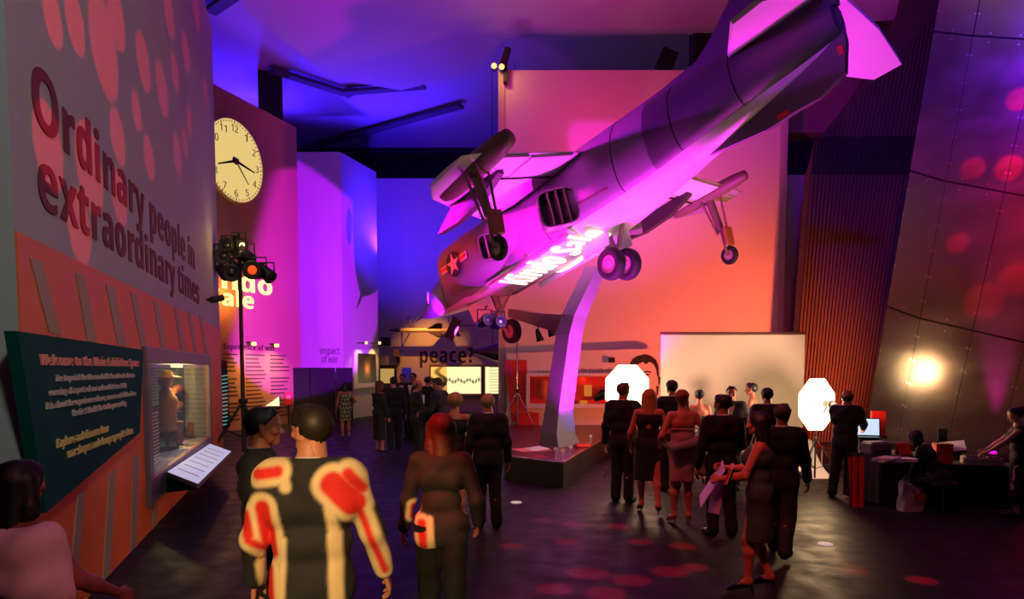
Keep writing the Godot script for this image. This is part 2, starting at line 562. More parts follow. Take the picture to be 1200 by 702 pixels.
func shell() -> void:
	var b := B.new()
	b.box(Vector3(0, -0.1, -14), Vector3(32, 0.2, 46))
	struct("floor", b, M.floor, "dark polished hall floor under the guests")
	b = B.new()
	b.box(Vector3(0, 13.1, -14), Vector3(32, 0.4, 46))
	struct("ceiling", b, M.ceil, "high pale ceiling washed in blue light")
	for q in [["wall_outer_left", Vector3(-13.5, 6.5, -14), Vector3(0.4, 13, 46)], ["wall_outer_right", Vector3(15.5, 6.5, -14), Vector3(0.4, 13, 46)], ["wall_front", Vector3(0, 6.5, 8.5), Vector3(32, 13, 0.4)], ["wall_far", Vector3(0, 6.5, -34.5), Vector3(32, 13, 0.4)]]:
		b = B.new()
		b.box(q[1], q[2])
		struct(q[0], b, M.shade if q[0] == "wall_far" else M.grey, "plain outer wall of the hall")
	# lowered ceiling slab whose edge crosses the blue ceiling
	var poly := PackedVector2Array()
	for q in [[285, -120], [285, 0], [290, 14], [388, 92], [470, 106], [560, 84], [592, 46], [832, 40], [1090, 20], [1100, -120]]:
		var p := gp(q[0], q[1], 12.2)
		poly.append(Vector2(p.x, -p.z))
	b = B.new()
	b.prism(poly, Transform3D(Basis(Vector3.RIGHT, Vector3(0, 0, -1), Vector3.UP), Vector3.ZERO), 12.2, 12.6)
	struct("ceiling", b, M.ceil, "lowered purple ceiling slab above the aircraft")
	# dark posts and slanting beams under the ceiling
	b = B.new()
	b.prism(PackedVector2Array([Vector2(0, 0), Vector2(0.85, 0), Vector2(0.85, 2.9), Vector2(0, 2.9)]), Transform3D(Basis.from_euler(Vector3(0, 0.35, 0)), at(303, 138, 25.5)), -0.6, 0.0)
	tag(obj("ceiling_post", b, M.black), "black square post standing above the clock wall up to the ceiling", "post")
	var bars := [[[318, 82], [412, 112], "left dark beam running from the black post to the middle of the blue ceiling"], [[396, 109], [498, 101], "short dark beam ending in the middle of the blue ceiling"], [[368, 172], [541, 124], "long dark beam nearest the black gap over the rear wall"], [[246, 14], [275, -6], "dark beam at the top corner beside the grey slogan wall"]]
	for q in bars:
		var p0 := gp(q[0][0], q[0][1], 12.7)
		var p1 := gp(q[1][0], q[1][1], 12.7)
		var f := Fr.new((p0 + p1) * 0.5, p1 - p0)
		b = B.new()
		b.box(f.o, Vector3(p0.distance_to(p1), 0.12, 0.40), f.b(), 0.02)
		tag(obj("ceiling_beam", b, M.beam), q[2], "beam")
	b = B.new()
	b.box(at(820, 57, 21.6), Vector3(0.55, 1.2, 0.5), Basis.IDENTITY, 0.02)
	tag(obj("duct", b, M.black), "black square duct hanging above the middle wall beside the tail fin", "duct")
	b = B.new()
	b.box(at(781, 71, 21.5), Vector3(0.5, 0.55, 0.4), Basis.from_euler(Vector3(0, 0, -0.4)), 0.02)
	tag(obj("ceiling_box", b, M.shade), "small tilted grey box on top of the middle wall left of the black duct", "box")
	# lamp fixture on the corner of the middle wall
	var t := thing("spotlight_cluster", "cluster of small warm spotlights on the top left corner of the middle wall", "spotlight", at(586, 84, 20.3))
	boxed("clamp", Vector3(0.15, -0.05, -0.1), Vector3(0.12, 0.5, 0.34), M.black, t)
	for q in [[579, 79], [588, 80]]:
		var p := local(t, at(q[0], q[1], 20.1))
		b = B.new()
		b.lathe([[0.0, -0.14], [0.07, -0.14], [0.09, 0.1], [0.0, 0.1]], Transform3D(Basis.from_euler(Vector3(PI / 2, 0, 0)), p), 14)
		obj("lamp_can", b, M.black, t)
		b = B.new()
		b.lathe([[0.0, 0.0], [0.08, 0.0], [0.07, 0.03], [0.0, 0.04]], Transform3D(Basis.from_euler(Vector3(PI / 2, 0, 0)), p + Vector3(0, 0, 0.1)), 14)
		obj("lamp_lens", b, glow(Color(1.0, 0.75, 0.35), 3.0), t)
	boxed("lamp_can", local(t, at(592, 68, 20.2)), Vector3(0.18, 0.55, 0.18), M.black, t, Basis.from_euler(Vector3(0, 0, -0.3)))
	omni(at(584, 81, 19.85), Color(1.0, 0.7, 0.35), 0.5, 0.06)

# ------------------------------------------------------------------ left: slogan wall with its case and sign
func left_frame() -> Fr:
	var a := gp(100, 702)
	var q := gp(268, 524)
	return Fr.new(a, q - a)

func put_words(s: String, f: Fr, x0: float, y0: float, x1: float, cap: float, m: Material, parent: Node3D, bold := true, depth := 0.012, called := "lettering") -> void:
	var a := uv(f, x0, y0)
	var top := uv(f, x0, y0 - cap)
	words(s, f, a.x, uv(f, x1, y0).x, a.y, top.y - a.y, 0.0, depth, m, parent, bold, called)

func shifted(f: Fr, d: float) -> Fr:
	return Fr.new(f.o + f.n * d, f.u, f.v)

func left_wall() -> void:
	var f := left_frame()
	var u0 := uv(f, 18, 300).x
	var u1 := uv(f, 256, 330).x
	var h0 := uv(f, 169.5, 425)
	var h1 := uv(f, 243, 511)
	var vo := (uv(f, 18, 298).y + uv(f, 258, 378).y) * 0.5      # top of the orange field
	var b := B.new()
	var x := Transform3D(f.b(), f.o)
	var rects := [[u0, h0.x, 0.0, 10.0], [h1.x, u1, 0.0, 10.0], [h0.x, h1.x, 0.0, h1.y], [h0.x, h1.x, h0.y, 10.0]]
	for r in rects:
		b.prism(PackedVector2Array([Vector2(r[0], r[2]), Vector2(r[1], r[2]), Vector2(r[1], r[3]), Vector2(r[0], r[3])]), x, -0.4, 0.0)
	var w := struct("wall_left", b, M.grey, "tall grey wall with a slogan over orange rays on the left")
	b = B.new()
	for r in rects:
		b.prism(PackedVector2Array([Vector2(r[0], r[2]), Vector2(r[1], r[2]), Vector2(r[1], minf(r[3], vo)), Vector2(r[0], minf(r[3], vo))]), x, 0.0, 0.012)
	obj("orange_field", b, M.orange, w)
	# beige rays; each a strip of its own
	var rays := [[[32, 302], [46, 306], [68, 392], [55, 389]], [[86, 320], [96, 323], [111, 401], [100, 399]], [[122, 333], [131, 336], [146, 406], [136, 404]], [[151, 342], [158, 345], [171, 409], [164, 408]], [[178, 352], [184, 354], [194, 411], [188, 411]],
		[[202, 359], [206, 360], [216, 413], [211, 413]], [[218, 364], [222, 366], [231, 414], [227, 414]], [[232, 369], [235, 370], [243, 415], [240, 415]],
		[[89, 580], [97, 574], [87, 700], [75, 712]], [[126, 555], [134, 549], [127, 672], [118, 682]], [[154, 536], [161, 531], [158, 640], [151, 647]], [[179, 559], [185, 556], [182, 615], [177, 621]], [[200, 592], [204, 589], [202, 596], [199, 600]]]
	for r in rays:
		plate("beige_ray", f, r, 0.012, 0.02, M.beige, w)
	put_words("Ordinary people in", f, 38, 143, 223, 72, M.rust, w)
	put_words("extraordinary times", f, 45, 240, 230, 68, M.rust, w)
	# display case sunk in the wall
	var back := -1.1
	b = B.new()
	b.quad(f.p(h0.x, h1.y, back), f.p(h1.x, h1.y, back), f.p(h1.x, h0.y, back), f.p(h0.x, h0.y, back))
	b.quad(f.p(h0.x, h1.y, 0), f.p(h1.x, h1.y, 0), f.p(h1.x, h1.y, back), f.p(h0.x, h1.y, back))
	b.quad(f.p(h0.x, h0.y, back), f.p(h1.x, h0.y, back), f.p(h1.x, h0.y, 0), f.p(h0.x, h0.y, 0))
	b.quad(f.p(h0.x, h1.y, 0), f.p(h0.x, h1.y, back), f.p(h0.x, h0.y, back), f.p(h0.x, h0.y, 0))
	b.quad(f.p(h1.x, h1.y, back), f.p(h1.x, h1.y, 0), f.p(h1.x, h0.y, 0), f.p(h1.x, h0.y, back))
	var case := obj("display_case", b, mt(Color(0.07, 0.24, 0.21), 0.6))
	tag(case, "glazed case sunk into the orange wall with a dark green interior", "display case")
	var fo0 := uv(f, 166, 412)
	for r in [[h0.x - 0.22, h1.x + 0.16, h0.y, h0.y + 0.2], [h0.x - 0.22, h1.x + 0.16, h1.y - 0.34, h1.y], [h0.x - 0.22, h0.x, h1.y, h0.y], [h1.x, h1.x + 0.3, h1.y - 0.34, h0.y + 0.2]]:
		slab("case_frame", f, r[0], r[1], r[2], r[3], 0.0, 0.07, M.frame, case, 0.01)
	b = B.new()
	b.box(f.p((h0.x + h1.x) * 0.5, (h0.y + h1.y) * 0.5, 0.02), Vector3(h1.x - h0.x, h0.y - h1.y, 0.01), f.b())
	obj("glass_pane", b, M.glass, case)
	var lampf := shifted(f, -0.34)
	omni(f.p(uv(lampf, 200, 480).x, h0.y - 0.14, -0.22), Color(1.0, 0.85, 0.5), 3.2, 0.05)
	b = B.new()
	b.box(f.p(uv(lampf, 200, 480).x, h0.y - 0.03, -0.22), Vector3(0.5, 0.05, 0.12), f.b(), 0.01)
	obj("case_lamp", b, glow(Color(1.0, 0.9, 0.6), 1.5), case)
	# text panel, uniform on a stand, shelf and boots inside it
	var wd := h1.x - h0.x
	var ht := h0.y - h1.y
	var g1 := shifted(f, -0.12)                    # where things stand behind the glass
	var g2 := shifted(f, -0.34)
	var t0 := uv(g1, 171, 470).x
	var t1 := uv(g1, 186, 470).x
	var tv := uv(g1, 178, 479).y
	slab("text_panel", f, t0, t1, tv + 0.03, uv(g1, 178, 428).y, -0.15, -0.12, mt(Color(0.36, 0.70, 0.48), 0.6), case)
	var lower := slab("text_panel", f, t0, t1, uv(g1, 178, 536).y, tv, -0.15, -0.12, mt(Color(0.03, 0.26, 0.22), 0.6), case)
	for k in 15:
		for side in 2:
			var vv := tv + 0.10 + k * 0.045 if side == 0 else tv - 0.08 - k * 0.05
			slab("text_line", f, t0 + 0.06, t1 - 0.05 - 0.04 * (k % 3), vv, vv + 0.018, -0.12, -0.116, M.cream if side else M.tealmid, lower)
	var m := thing("museum_uniform", "tan uniform and yellow hat on a stand inside the wall case", "uniform", f.p(uv(g2, 195, 480).x, h1.y + 0.02, -0.34), rad_to_deg(atan2(f.n.x, f.n.z)))
	var hh := ht * 0.93
	b = B.new()
	var prof := [[0.20, 0.16], [0.24, 0.14], [0.26, 0.17], [0.22, 0.15], [0.24, 0.16], [0.30, 0.19], [0.28, 0.17], [0.10, 0.10], [0.06, 0.06]]
	var P := []
	for k in prof.size():
		var ring := []
		for j in 18:
			var a := TAU * j / 18
			ring.append(Vector3(cos(a) * prof[k][0], hh * (0.22 + 0.07 * k), sin(a) * prof[k][1]))
		P.append(ring)
	b.grid(P)
	obj("tunic", b, mt(Color(0.55, 0.36, 0.16), 0.8), m)
	b = B.new()
	b.lathe([[0.0, hh * 0.78], [0.09, hh * 0.79], [0.12, hh * 0.86], [0.09, hh * 0.92], [0.0, hh * 0.93]], Transform3D.IDENTITY, 16)
	obj("head_form", b, mt(Color(0.55, 0.40, 0.25), 0.7), m)
	b = B.new()
	b.lathe([[0.0, hh * 0.99], [0.10, hh * 0.975], [0.13, hh * 0.92], [0.26, hh * 0.90], [0.26, hh * 0.89], [0.0, hh * 0.895]], Transform3D.IDENTITY, 20)
	obj("hat", b, mt(Color(0.85, 0.62, 0.15), 0.6), m)
	b = B.new()
	b.tube([Vector3(0, 0.0, 0), Vector3(0, hh * 0.25, 0)], [0.03])
	b.lathe([[0.0, 0.0], [0.18, 0.0], [0.18, 0.03], [0.0, 0.03]], Transform3D.IDENTITY, 16)
	obj("stand", b, M.darkmetal, m)
	for k in 2:
		var cp := f.p(uv(g2, 210 - 2 * k, 460).x, h1.y + ht * (0.66 - 0.22 * k), -0.36)
		var s := thing("brown_relic", ["long brown timber relic on the upper bracket of the wall case", "shorter brown timber relic on the lower bracket of the wall case"][k], "relic", cp, rad_to_deg(atan2(f.n.x, f.n.z)))
		b = B.new()
		b.tube([Vector3(-0.45 + 0.1 * k, 0, 0), Vector3(-0.2, 0.03, 0), Vector3(0.25, 0.05, 0), Vector3(0.42, 0.02, 0)], [0.05, 0.09, 0.08, 0.03], 12)
		obj("body", b, mt(Color(0.45, 0.24, 0.10), 0.6), s)
		boxed("bracket", Vector3(0, -0.06, -0.2), Vector3(0.5, 0.03, 0.5), M.darkmetal, s)
	for k in 4:
		var bt := thing("leather_boot", ["brown leather boot nearest the uniform stand", "brown boot second from the uniform stand", "brown boot third from the uniform stand", "brown boot farthest from the uniform stand"][k], "boot", f.p(uv(g2, 203 + 7 * k, 510).x, h1.y + 0.02, -0.24 - 0.12 * (k % 2)), 30 + 20 * k, "leather boots in the wall case")
		b = B.new()
		b.tube([Vector3(0, 0.42 - 0.06 * k, 0.02), Vector3(0, 0.2, 0), Vector3(0, 0.08, 0.01), Vector3(0, 0.06, -0.12), Vector3(0, 0.05, -0.22)], [0.07, 0.06, 0.07, 0.055, 0.035], 12)
		obj("upper", b, mt(Color(0.40, 0.22, 0.09), 0.5), bt)
		boxed("sole", Vector3(0, 0.01, -0.08), Vector3(0.11, 0.03, 0.32), M.rubber, bt)
	# big welcome sign standing proud of the wall
	var fs := shifted(f, 0.10)
	var s := thing("welcome_sign", "dark green welcome sign with pale text on the orange wall", "sign")
	plate("board", fs, [[21, 388], [168, 410], [164, 507], [54, 601]], -0.08, 0.0, M.teal, s)
	var pinkish := mt(Color(0.9, 0.52, 0.45), 0.7)
	put_words("Welcome to the Main Exhibition Space", fs, 46, 428, 162, 13, pinkish, s)
	var pale := mt(Color(0.78, 0.66, 0.60), 0.7)
	put_words("The Imperial War Museum holds the national collection", fs, 64, 447, 157, 7.6, pale, s, false)
	put_words("covering all aspects of war and conflict since 1914.", fs, 57, 464, 148, 8, pale, s, false)
	put_words("It is about the experiences of men, women and children from", fs, 53, 480, 159, 8, pale, s, false)
	put_words("the First World War to the present day.", fs, 84, 488, 148, 7.6, pale, s, false)
	var yel := mt(Color(0.85, 0.72, 0.40), 0.7)
	put_words("Explore and discover how", fs, 66, 525, 127, 10.5, yel, s)
	put_words("war shapes and changes people's lives", fs, 78, 537, 156, 10, yel, s)
	# glowing reading desk under the case
	var fd := shifted(f, 0.62)
	var fi := shifted(f, 0.09)
	var pts := []
	for q in [[196, 553, 0], [232, 567, 1], [271, 529, 1], [246, 520, 0]]:
		var fr: Fr = fd if q[2] else fi
		var k := uv(fr, q[0], q[1])
		pts.append(fr.p(k.x, k.y, 0))
	var desk := thing("reading_desk", "sloping lit reading desk below the wall case", "reading desk")
	b = B.new()
	b.quad(pts[0], pts[1], pts[2], pts[3])
	obj("light_panel", b, glow(Color(0.86, 0.82, 1.0), 0.62), desk)
	b = B.new()
	var dn := Vector3(0, -0.06, 0)
	b.quad(pts[3] + dn, pts[2] + dn, pts[1] + dn, pts[0] + dn)
	for k in 4:
		var a: Vector3 = pts[k]
		var c: Vector3 = pts[(k + 1) % 4]
		b.quad(a + dn, c + dn, c, a)
	obj("desk_tray", b, M.frame, desk)
	b = B.new()
	for k in [0, 3]:
		var a: Vector3 = pts[0] if k == 0 else pts[3]
		var c: Vector3 = pts[1] if k == 0 else pts[2]
		var low := Vector3(a.x, maxf(0.35, a.y - 0.75), a.z)
		b.tri(a + dn, low, c + dn)
		b.tri(a + dn, c + dn, low)
	var bl0 := Vector3(pts[0].x, maxf(0.35, pts[0].y - 0.75), pts[0].z)
	var bl3 := Vector3(pts[3].x, maxf(0.35, pts[3].y - 0.75), pts[3].z)
	b.quad(bl0, bl3, pts[2] + dn, pts[1] + dn)
	obj("bracket", b, M.teal, desk)
	for k in 7:
		var t := 0.12 + k * 0.12
		b = B.new()
		var a0: Vector3 = pts[0].lerp(pts[3], t).lerp(pts[1].lerp(pts[2], t), 0.15) + Vector3(0, 0.004, 0)
		var a1: Vector3 = pts[0].lerp(pts[3], t).lerp(pts[1].lerp(pts[2], t), 0.85) + Vector3(0, 0.004, 0)
		b.tube([a0, a1], [0.006], 4)
		obj("text_line", b, M.frame, desk)
	area((pts[0] + pts[2]) * 0.5 + f.n * 0.1 + Vector3(0, 0.1, 0), (pts[0] + pts[2]) * 0.5 + f.n * 1.0 + Vector3(0, 1.5, 0), Vector2(0.6, 0.5), Color(0.86, 0.82, 1.0), 0.35)
	# little surveillance camera near the wall's far end
	var cc := thing("surveillance_camera", "small black surveillance camera on the grey wall above the orange rays", "camera", f.p(uv(f, 242, 350).x, uv(f, 242, 350).y, 0.12))
	boxed("mount", Vector3(-0.06, -0.02, 0), Vector3(0.16, 0.05, 0.05), M.black, cc)
	b = B.new()
	b.lathe([[0.0, -0.15], [0.07, -0.15], [0.07, 0.12], [0.05, 0.16], [0.0, 0.16]], Transform3D(Basis.from_euler(Vector3(PI / 2 + 0.3, 0, 0.5)), Vector3(0.08, 0, 0)), 12)
	obj("housing", b, M.black, cc)
	# narrow lit information column past the end of the wall
	var fc := Fr.new(gp(258, 510), Vector3(0.5, 0, -1))
	var col := thing("information_column", "narrow teal and orange information panel past the end of the slogan wall", "sign")
	plate("board", fc, [[255, 421], [266, 423], [270, 500], [257, 512]], -0.12, 0.0, mt(Color(0.30, 0.14, 0.12), 0.6), col)
	plate("teal_field", fc, [[256, 438], [266, 432], [268, 458], [256, 460]], 0.0, 0.01, mt(Color(0.03, 0.30, 0.30), 0.6), col)
	plate("orange_field", fc, [[256, 461], [268, 459], [268, 482], [257, 488]], 0.0, 0.01, mt(Color(0.75, 0.30, 0.08), 0.6), col)
	plate("teal_field", fc, [[257, 490], [269, 484], [269, 499], [257, 508]], 0.0, 0.01, mt(Color(0.03, 0.30, 0.30), 0.6), col)
	for k in 14:
		var y := 439 + k * 4.4
		plate("text_line", fc, [[257.5, y + 1.6], [266.5, y], [266.5, y + 1.3], [257.5, y + 3.0]], 0.01, 0.016, glow(Color(0.55, 0.85, 0.8), 0.4), col)

# ------------------------------------------------------------------ clock wall, tower, rear wall
func clock_wall() -> void:
	var r := at(350, 300, 26.0)
	var f := Fr.new(Vector3(r.x, 0, r.z), Vector3(0.33, 0, -0.944))
	var top := uv(f, 348, 150).y
	var b := B.new()
	b.box(f.p(-5.0, top * 0.5, -0.2), Vector3(10.0, top, 0.4), f.b())
	var w := struct("wall_left_rear", b, mt(Color(0.66, 0.46, 0.34), 0.8), "warm tan wall with the large clock behind the slogan wall")
	# clock
	var c := uv(f, 273, 189)
	var rad := uv(f, 273, 142).y - c.y
	var k := thing("clock", "large round glowing cream clock face on the tan wall", "clock")
	var x := Transform3D(f.b() * Basis.from_euler(Vector3(PI / 2, 0, 0)), f.p(c.x, c.y, 0.0))
	b = B.new()
	b.lathe([[0.0, 0.0], [rad, 0.0], [rad, 0.10], [0.0, 0.10]], x, 56)
	obj("clock_face", b, glow(Color(1.0, 0.86, 0.52), 0.80), k)
	b = B.new()
	b.lathe([[rad, 0.0], [rad * 1.03, 0.0], [rad * 1.03, 0.12], [rad, 0.12]], x, 56, false)
	obj("rim", b, M.cream, k)
	var dark := mt(Color(0.25, 0.18, 0.10), 0.7)
	var numeral := mt(Color(0.55, 0.42, 0.24), 0.7)
	for h in 12:
		var a := TAU * (h + 1) / 12.0
		var p := Vector2(sin(a), cos(a)) * rad * 0.80
		var s := str(h + 1)
		words(s, Fr.new(f.p(c.x + p.x, c.y + p.y, 0.10), f.u), -0.075 * s.length(), 0.075 * s.length(), -0.11, 0.22, 0.0, 0.01, numeral, k, false, "numeral")
	for q in 60:
		var a := TAU * q / 60.0
		var p := Vector2(sin(a), cos(a)) * rad * 0.95
		boxed("minute_mark", f.p(c.x + p.x, c.y + p.y, 0.105), Vector3(0.035, 0.09 if q % 5 == 0 else 0.04, 0.01), dark, k, f.b() * Basis.from_euler(Vector3(0, 0, -a)), 0.0)
	var hand := mt(Color(0.12, 0.05, 0.03), 0.6)
	for q in [[252, 192, 0.05], [295, 203, 0.05], [288, 217, 0.025]]:
		var e := uv(f, q[0], q[1])
		var d := (e - c)
		b = B.new()
		b.prism(PackedVector2Array([Vector2(-0.15, -q[2]), Vector2(d.length(), -q[2] * 0.4), Vector2(d.length(), q[2] * 0.4), Vector2(-0.15, q[2])]), Transform3D(f.b() * Basis.from_euler(Vector3(0, 0, d.angle())), f.p(c.x, c.y, 0.11)), 0.0, 0.02)
		obj("hand", b, hand, k)
	b = B.new()
	b.lathe([[0.0, 0.1], [0.12, 0.1], [0.10, 0.15], [0.0, 0.15]], x, 20)
	obj("hub", b, mt(Color(0.45, 0.2, 0.1), 0.5), k)
	# projected lettering on the wall behind the light tree, built as glowing letters
	var n := thing("projected_lettering", "projected cream lettering built as glowing letters on the tan wall behind the light tree", "lettering")
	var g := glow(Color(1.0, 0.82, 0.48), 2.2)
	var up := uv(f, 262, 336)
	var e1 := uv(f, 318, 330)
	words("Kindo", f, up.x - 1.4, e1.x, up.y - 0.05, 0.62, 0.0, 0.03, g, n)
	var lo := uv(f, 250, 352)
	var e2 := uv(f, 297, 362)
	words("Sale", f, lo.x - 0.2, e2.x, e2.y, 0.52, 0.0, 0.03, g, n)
	omni(f.p(up.x, up.y - 0.3, 0.5), Color(1.0, 0.62, 0.25), 2.2, 0.2)  # added lamp for the glow of the projected letters
	# text on the lower part of the wall, lit from two small downlights
	var t := thing("exhibition_text", "columns of small dark text on the lamplit lower part of the tan wall", "wall text")
	var title := uv(f, 262, 409)
	words("Experience of war", f, title.x, uv(f, 322, 409).x, uv(f, 262, 409).y, 0.18, 0.0, 0.012, dark, t)
	var rng := RandomNumberGenerator.new()
	rng.seed = 4
	for colm in 3:
		var xa := uv(f, [262, 288, 317][colm], 440).x
		var xb := uv(f, [280, 312, 340][colm], 440).x
		for q in 17:
			if q % 6 == 5 and colm != 1:
				continue
			var y := uv(f, 300, 417).y - q * 0.135
			slab("text_line", f, xa, xa + (xb - xa) * rng.randf_range(0.6, 1.0), y, y + 0.05, 0.0, 0.008, dark, t)
	for q in [[289, 403], [316, 405]]:
		var p := uv(f, q[0], q[1])
		var d := thing("downlight", ["small glowing downlight at the upper left of the wall text", "small glowing downlight at the upper right of the wall text"][0 if q[0] == 289 else 1], "lamp", f.p(p.x, p.y, 0.3))
		b = B.new()
		b.lathe([[0.0, -0.06], [0.07, -0.06], [0.09, 0.0], [0.07, 0.06], [0.0, 0.06]], Transform3D.IDENTITY, 14)
		obj("bulb", b, glow(Color(1.0, 0.8, 0.45), 2.5), d)
		boxed("arm", -f.n * 0.15 + Vector3(0, 0.06, 0), Vector3(0.04, 0.04, 0.36), M.black, d, f.b())
		spot(f.p(p.x, p.y + 0.0, 0.75), f.p(p.x, p.y - 1.9, 0.0), Color(1.0, 0.72, 0.32), 5.0, 62, 1.0, 0.08)
	# lit lectern under the text
	var ld := thing("lectern", "white lit lectern in front of the wall text", "lectern", at(300, 492, 24.3), 20)
	b = B.new()
	b.box(Vector3(0, 0.62, 0), Vector3(1.7, 0.10, 0.8), Basis.from_euler(Vector3(0.5, 0, 0)), 0.01)
	obj("reading_board", b, M.black, ld)
	b = B.new()
	b.box(Vector3(0, 0.68, 0.03), Vector3(1.6, 0.02, 0.72), Basis.from_euler(Vector3(0.5, 0, 0)), 0.0)
	obj("light_panel", b, glow(Color(1.0, 0.93, 0.75), 1.1), ld)
	boxed("plinth", Vector3(0, 0.1, -0.1), Vector3(1.2, 0.95, 0.4), M.shade, ld)
	for q in 2:
		var pp := at(324 + 14 * q, 467, 25.0)
		var pc := thing("pink_card", ["left pink graphic card by the black screens", "right pink graphic card against the black screens"][q], "card", pp, 20)
		boxed("card", Vector3.ZERO, Vector3(0.27, 0.48, 0.03), M.red, pc)
		b = B.new()
		b.lathe([[0.0, 0.0], [0.09, 0.0], [0.09, 0.012], [0.0, 0.012]], Transform3D(Basis.from_euler(Vector3(PI / 2, 0, 0)), Vector3(0, 0.05, 0.015)), 14)
		obj("motif", b, M.pink, pc)
		boxed("stand", Vector3(0, -0.6, -0.03), Vector3(0.06, 0.8, 0.03), M.black, pc)
	# black folding screens between the clock wall and the tower
	var s := thing("folding_screen", "tall black folding screen of three panels under the purple tower", "screen")
	for q in [[340, 364], [365, 393], [394, 413]]:
		var a := at(q[0], 431, 25.6)
		var z := at(q[1], 431, 25.6)
		boxed("panel", Vector3((a.x + z.x) * 0.5, a.y * 0.5, -25.6 + (0.1 if q[0] == 365 else 0.0)), Vector3(z.x - a.x, a.y, 0.08), mt(Color(0.02, 0.02, 0.022), 0.8), s)

func back_wall() -> void:
	# purple tower: one side faces us, the other runs away to the right
	var cz := 27.5
	var c := at(402, 400, cz)
	var top := at(402, 178, cz).y
	var ud := Vector3(0.31, 0, -1).normalized()
	var b := B.new()
	var pts := PackedVector2Array([Vector2(c.x - 4.0, cz), Vector2(c.x, cz), Vector2(c.x + ud.x * 2.92, cz - ud.z * 2.92), Vector2(c.x - 4.0, cz + 3.0)])
	var pg := PackedVector2Array()
	for p in pts:
		pg.append(Vector2(p.x, p.y))
	b.prism(pg, Transform3D(Basis(Vector3.RIGHT, Vector3(0, 0, -1), Vector3.UP), Vector3.ZERO), 0.0, top)
	var tw := struct("wall_left_tower", b, M.offwhite, "square pale tower washed purple and magenta between clock and rear wall")
	var f := Fr.new(Vector3(c.x, 0, -cz), Vector3.RIGHT)
	var m := mt(Color(0.22, 0.16, 0.3), 0.8)
	put_words("impact", f, 375, 415, 398, 8, m, tw, false)
	put_words("of war", f, 377, 425, 396, 8, m, tw, false)
	var g := Fr.new(Vector3(c.x, 0, -cz), ud)
	# framed picture on the receding side
	var p := thing("framed_picture", "white framed dark picture with a bright arch on the magenta tower side", "picture")
	plate("frame", g, [[413, 410], [442, 408], [442, 452], [413, 456]], 0.0, 0.08, M.white, p)
	var tex := pic(48, 64, func(x: float, y: float) -> Color:
		var d := Vector2((x - 0.5) * 2.6, (y - 0.55) * 1.9).length()
		var v := clampf(1.15 - d, 0.0, 1.0)
		var pillar := 0.6 + 0.4 * sin(x * 40.0)
		return Color(0.10, 0.05, 0.03).lerp(Color(1.0, 0.72, 0.40), v * v) * (pillar if absf(x - 0.5) > 0.16 else 1.0))
	var q0 := uv(g, 417, 414)
	var q1 := uv(g, 439, 448)
	b = B.new()
	b.face(g.p(q0.x, q1.y, 0.085), g.p(q1.x, q1.y, 0.085), g.p(q1.x, q0.y, 0.085), g.p(q0.x, q0.y, 0.085))
	var pm := mt(Color.WHITE, 0.4)
	pm.albedo_texture = tex
	obj("print", b, pm, p)
	for k in 2:
		var lp := uv(g, 418 + 16 * k, 409)
		var pl := thing("picture_light", ["small picture light over the left of the framed picture", "small picture light over the right of the framed picture"][k], "lamp", g.p(lp.x, lp.y + 0.25, 0.45))
		b = B.new()
		b.lathe([[0.0, -0.05], [0.06, -0.05], [0.05, 0.06], [0.0, 0.06]], Transform3D.IDENTITY, 12)
		obj("bulb", b, glow(Color(1.0, 0.8, 0.5), 2.0), pl)
		boxed("arm", -g.n * 0.22, Vector3(0.03, 0.03, 0.46), M.black, pl, g.b())
		spot(g.p(lp.x, lp.y + 0.12, 0.5), g.p(lp.x, lp.y - 0.9, 0.0), Color(1.0, 0.7, 0.4), 2.2, 50, 1.0, 0.06)
	# rear wall
	var z := 32.0
	var a := at(436, 300, z)
	var e := at(640, 300, z)
	var h := at(500, 209, z).y
	b = B.new()
	b.box(Vector3((a.x + e.x) * 0.5, h * 0.5, -z - 0.2), Vector3(e.x - a.x, h, 0.4))
	var w := struct("wall_rear", b, M.offwhite, "pale rear wall washed blue with the word peace")
	var fr := Fr.new(Vector3(0, 0, -z), Vector3.RIGHT)
	put_words("peace?", fr, 492, 425, 556, 17.5, M.letter, w)
	# missile hanging in front of it
	var ms := thing("missile", "long cream missile with dark fins hanging over the word peace", "missile", at(503, 387, z - 0.9))
	var pr := []
	for k in [[0.0, -1.78], [0.03, -1.74], [0.06, -1.6], [0.08, -1.35], [0.095, -1.1], [0.10, 1.5], [0.085, 1.7], [0.06, 1.78], [0.0, 1.78]]:
		pr.append([k[0], k[1]])
	b = B.new()
	b.lathe(pr, Transform3D(Basis.from_euler(Vector3(0, 0, -PI / 2)), Vector3.ZERO), 20)
	obj("body", b, mt(Color(0.75, 0.66, 0.46), 0.5), ms)
	b = B.new()
	b.lathe([[0.0, -1.80], [0.035, -1.76], [0.068, -1.58], [0.088, -1.38], [0.095, -1.30], [0.0, -1.36]], Transform3D(Basis.from_euler(Vector3(0, 0, -PI / 2)), Vector3.ZERO), 20)
	obj("nose_cone", b, mt(Color(0.12, 0.08, 0.07), 0.5), ms)
	for k in 4:
		var rot := Basis.from_euler(Vector3(PI / 4 + k * PI / 2, 0, 0))
		b = B.new()
		b.prism(PackedVector2Array([Vector2(-0.1, 0.08), Vector2(0.35, 0.42), Vector2(0.58, 0.42), Vector2(0.58, 0.08)]), Transform3D(rot, Vector3.ZERO), -0.02, 0.02)
		obj("wing", b, M.letter, ms)
		b = B.new()
		b.prism(PackedVector2Array([Vector2(1.0, 0.08), Vector2(1.25, 0.36), Vector2(1.42, 0.36), Vector2(1.3, 0.08)]), Transform3D(rot, Vector3.ZERO), -0.02, 0.02)
		obj("fin", b, M.letter, ms)
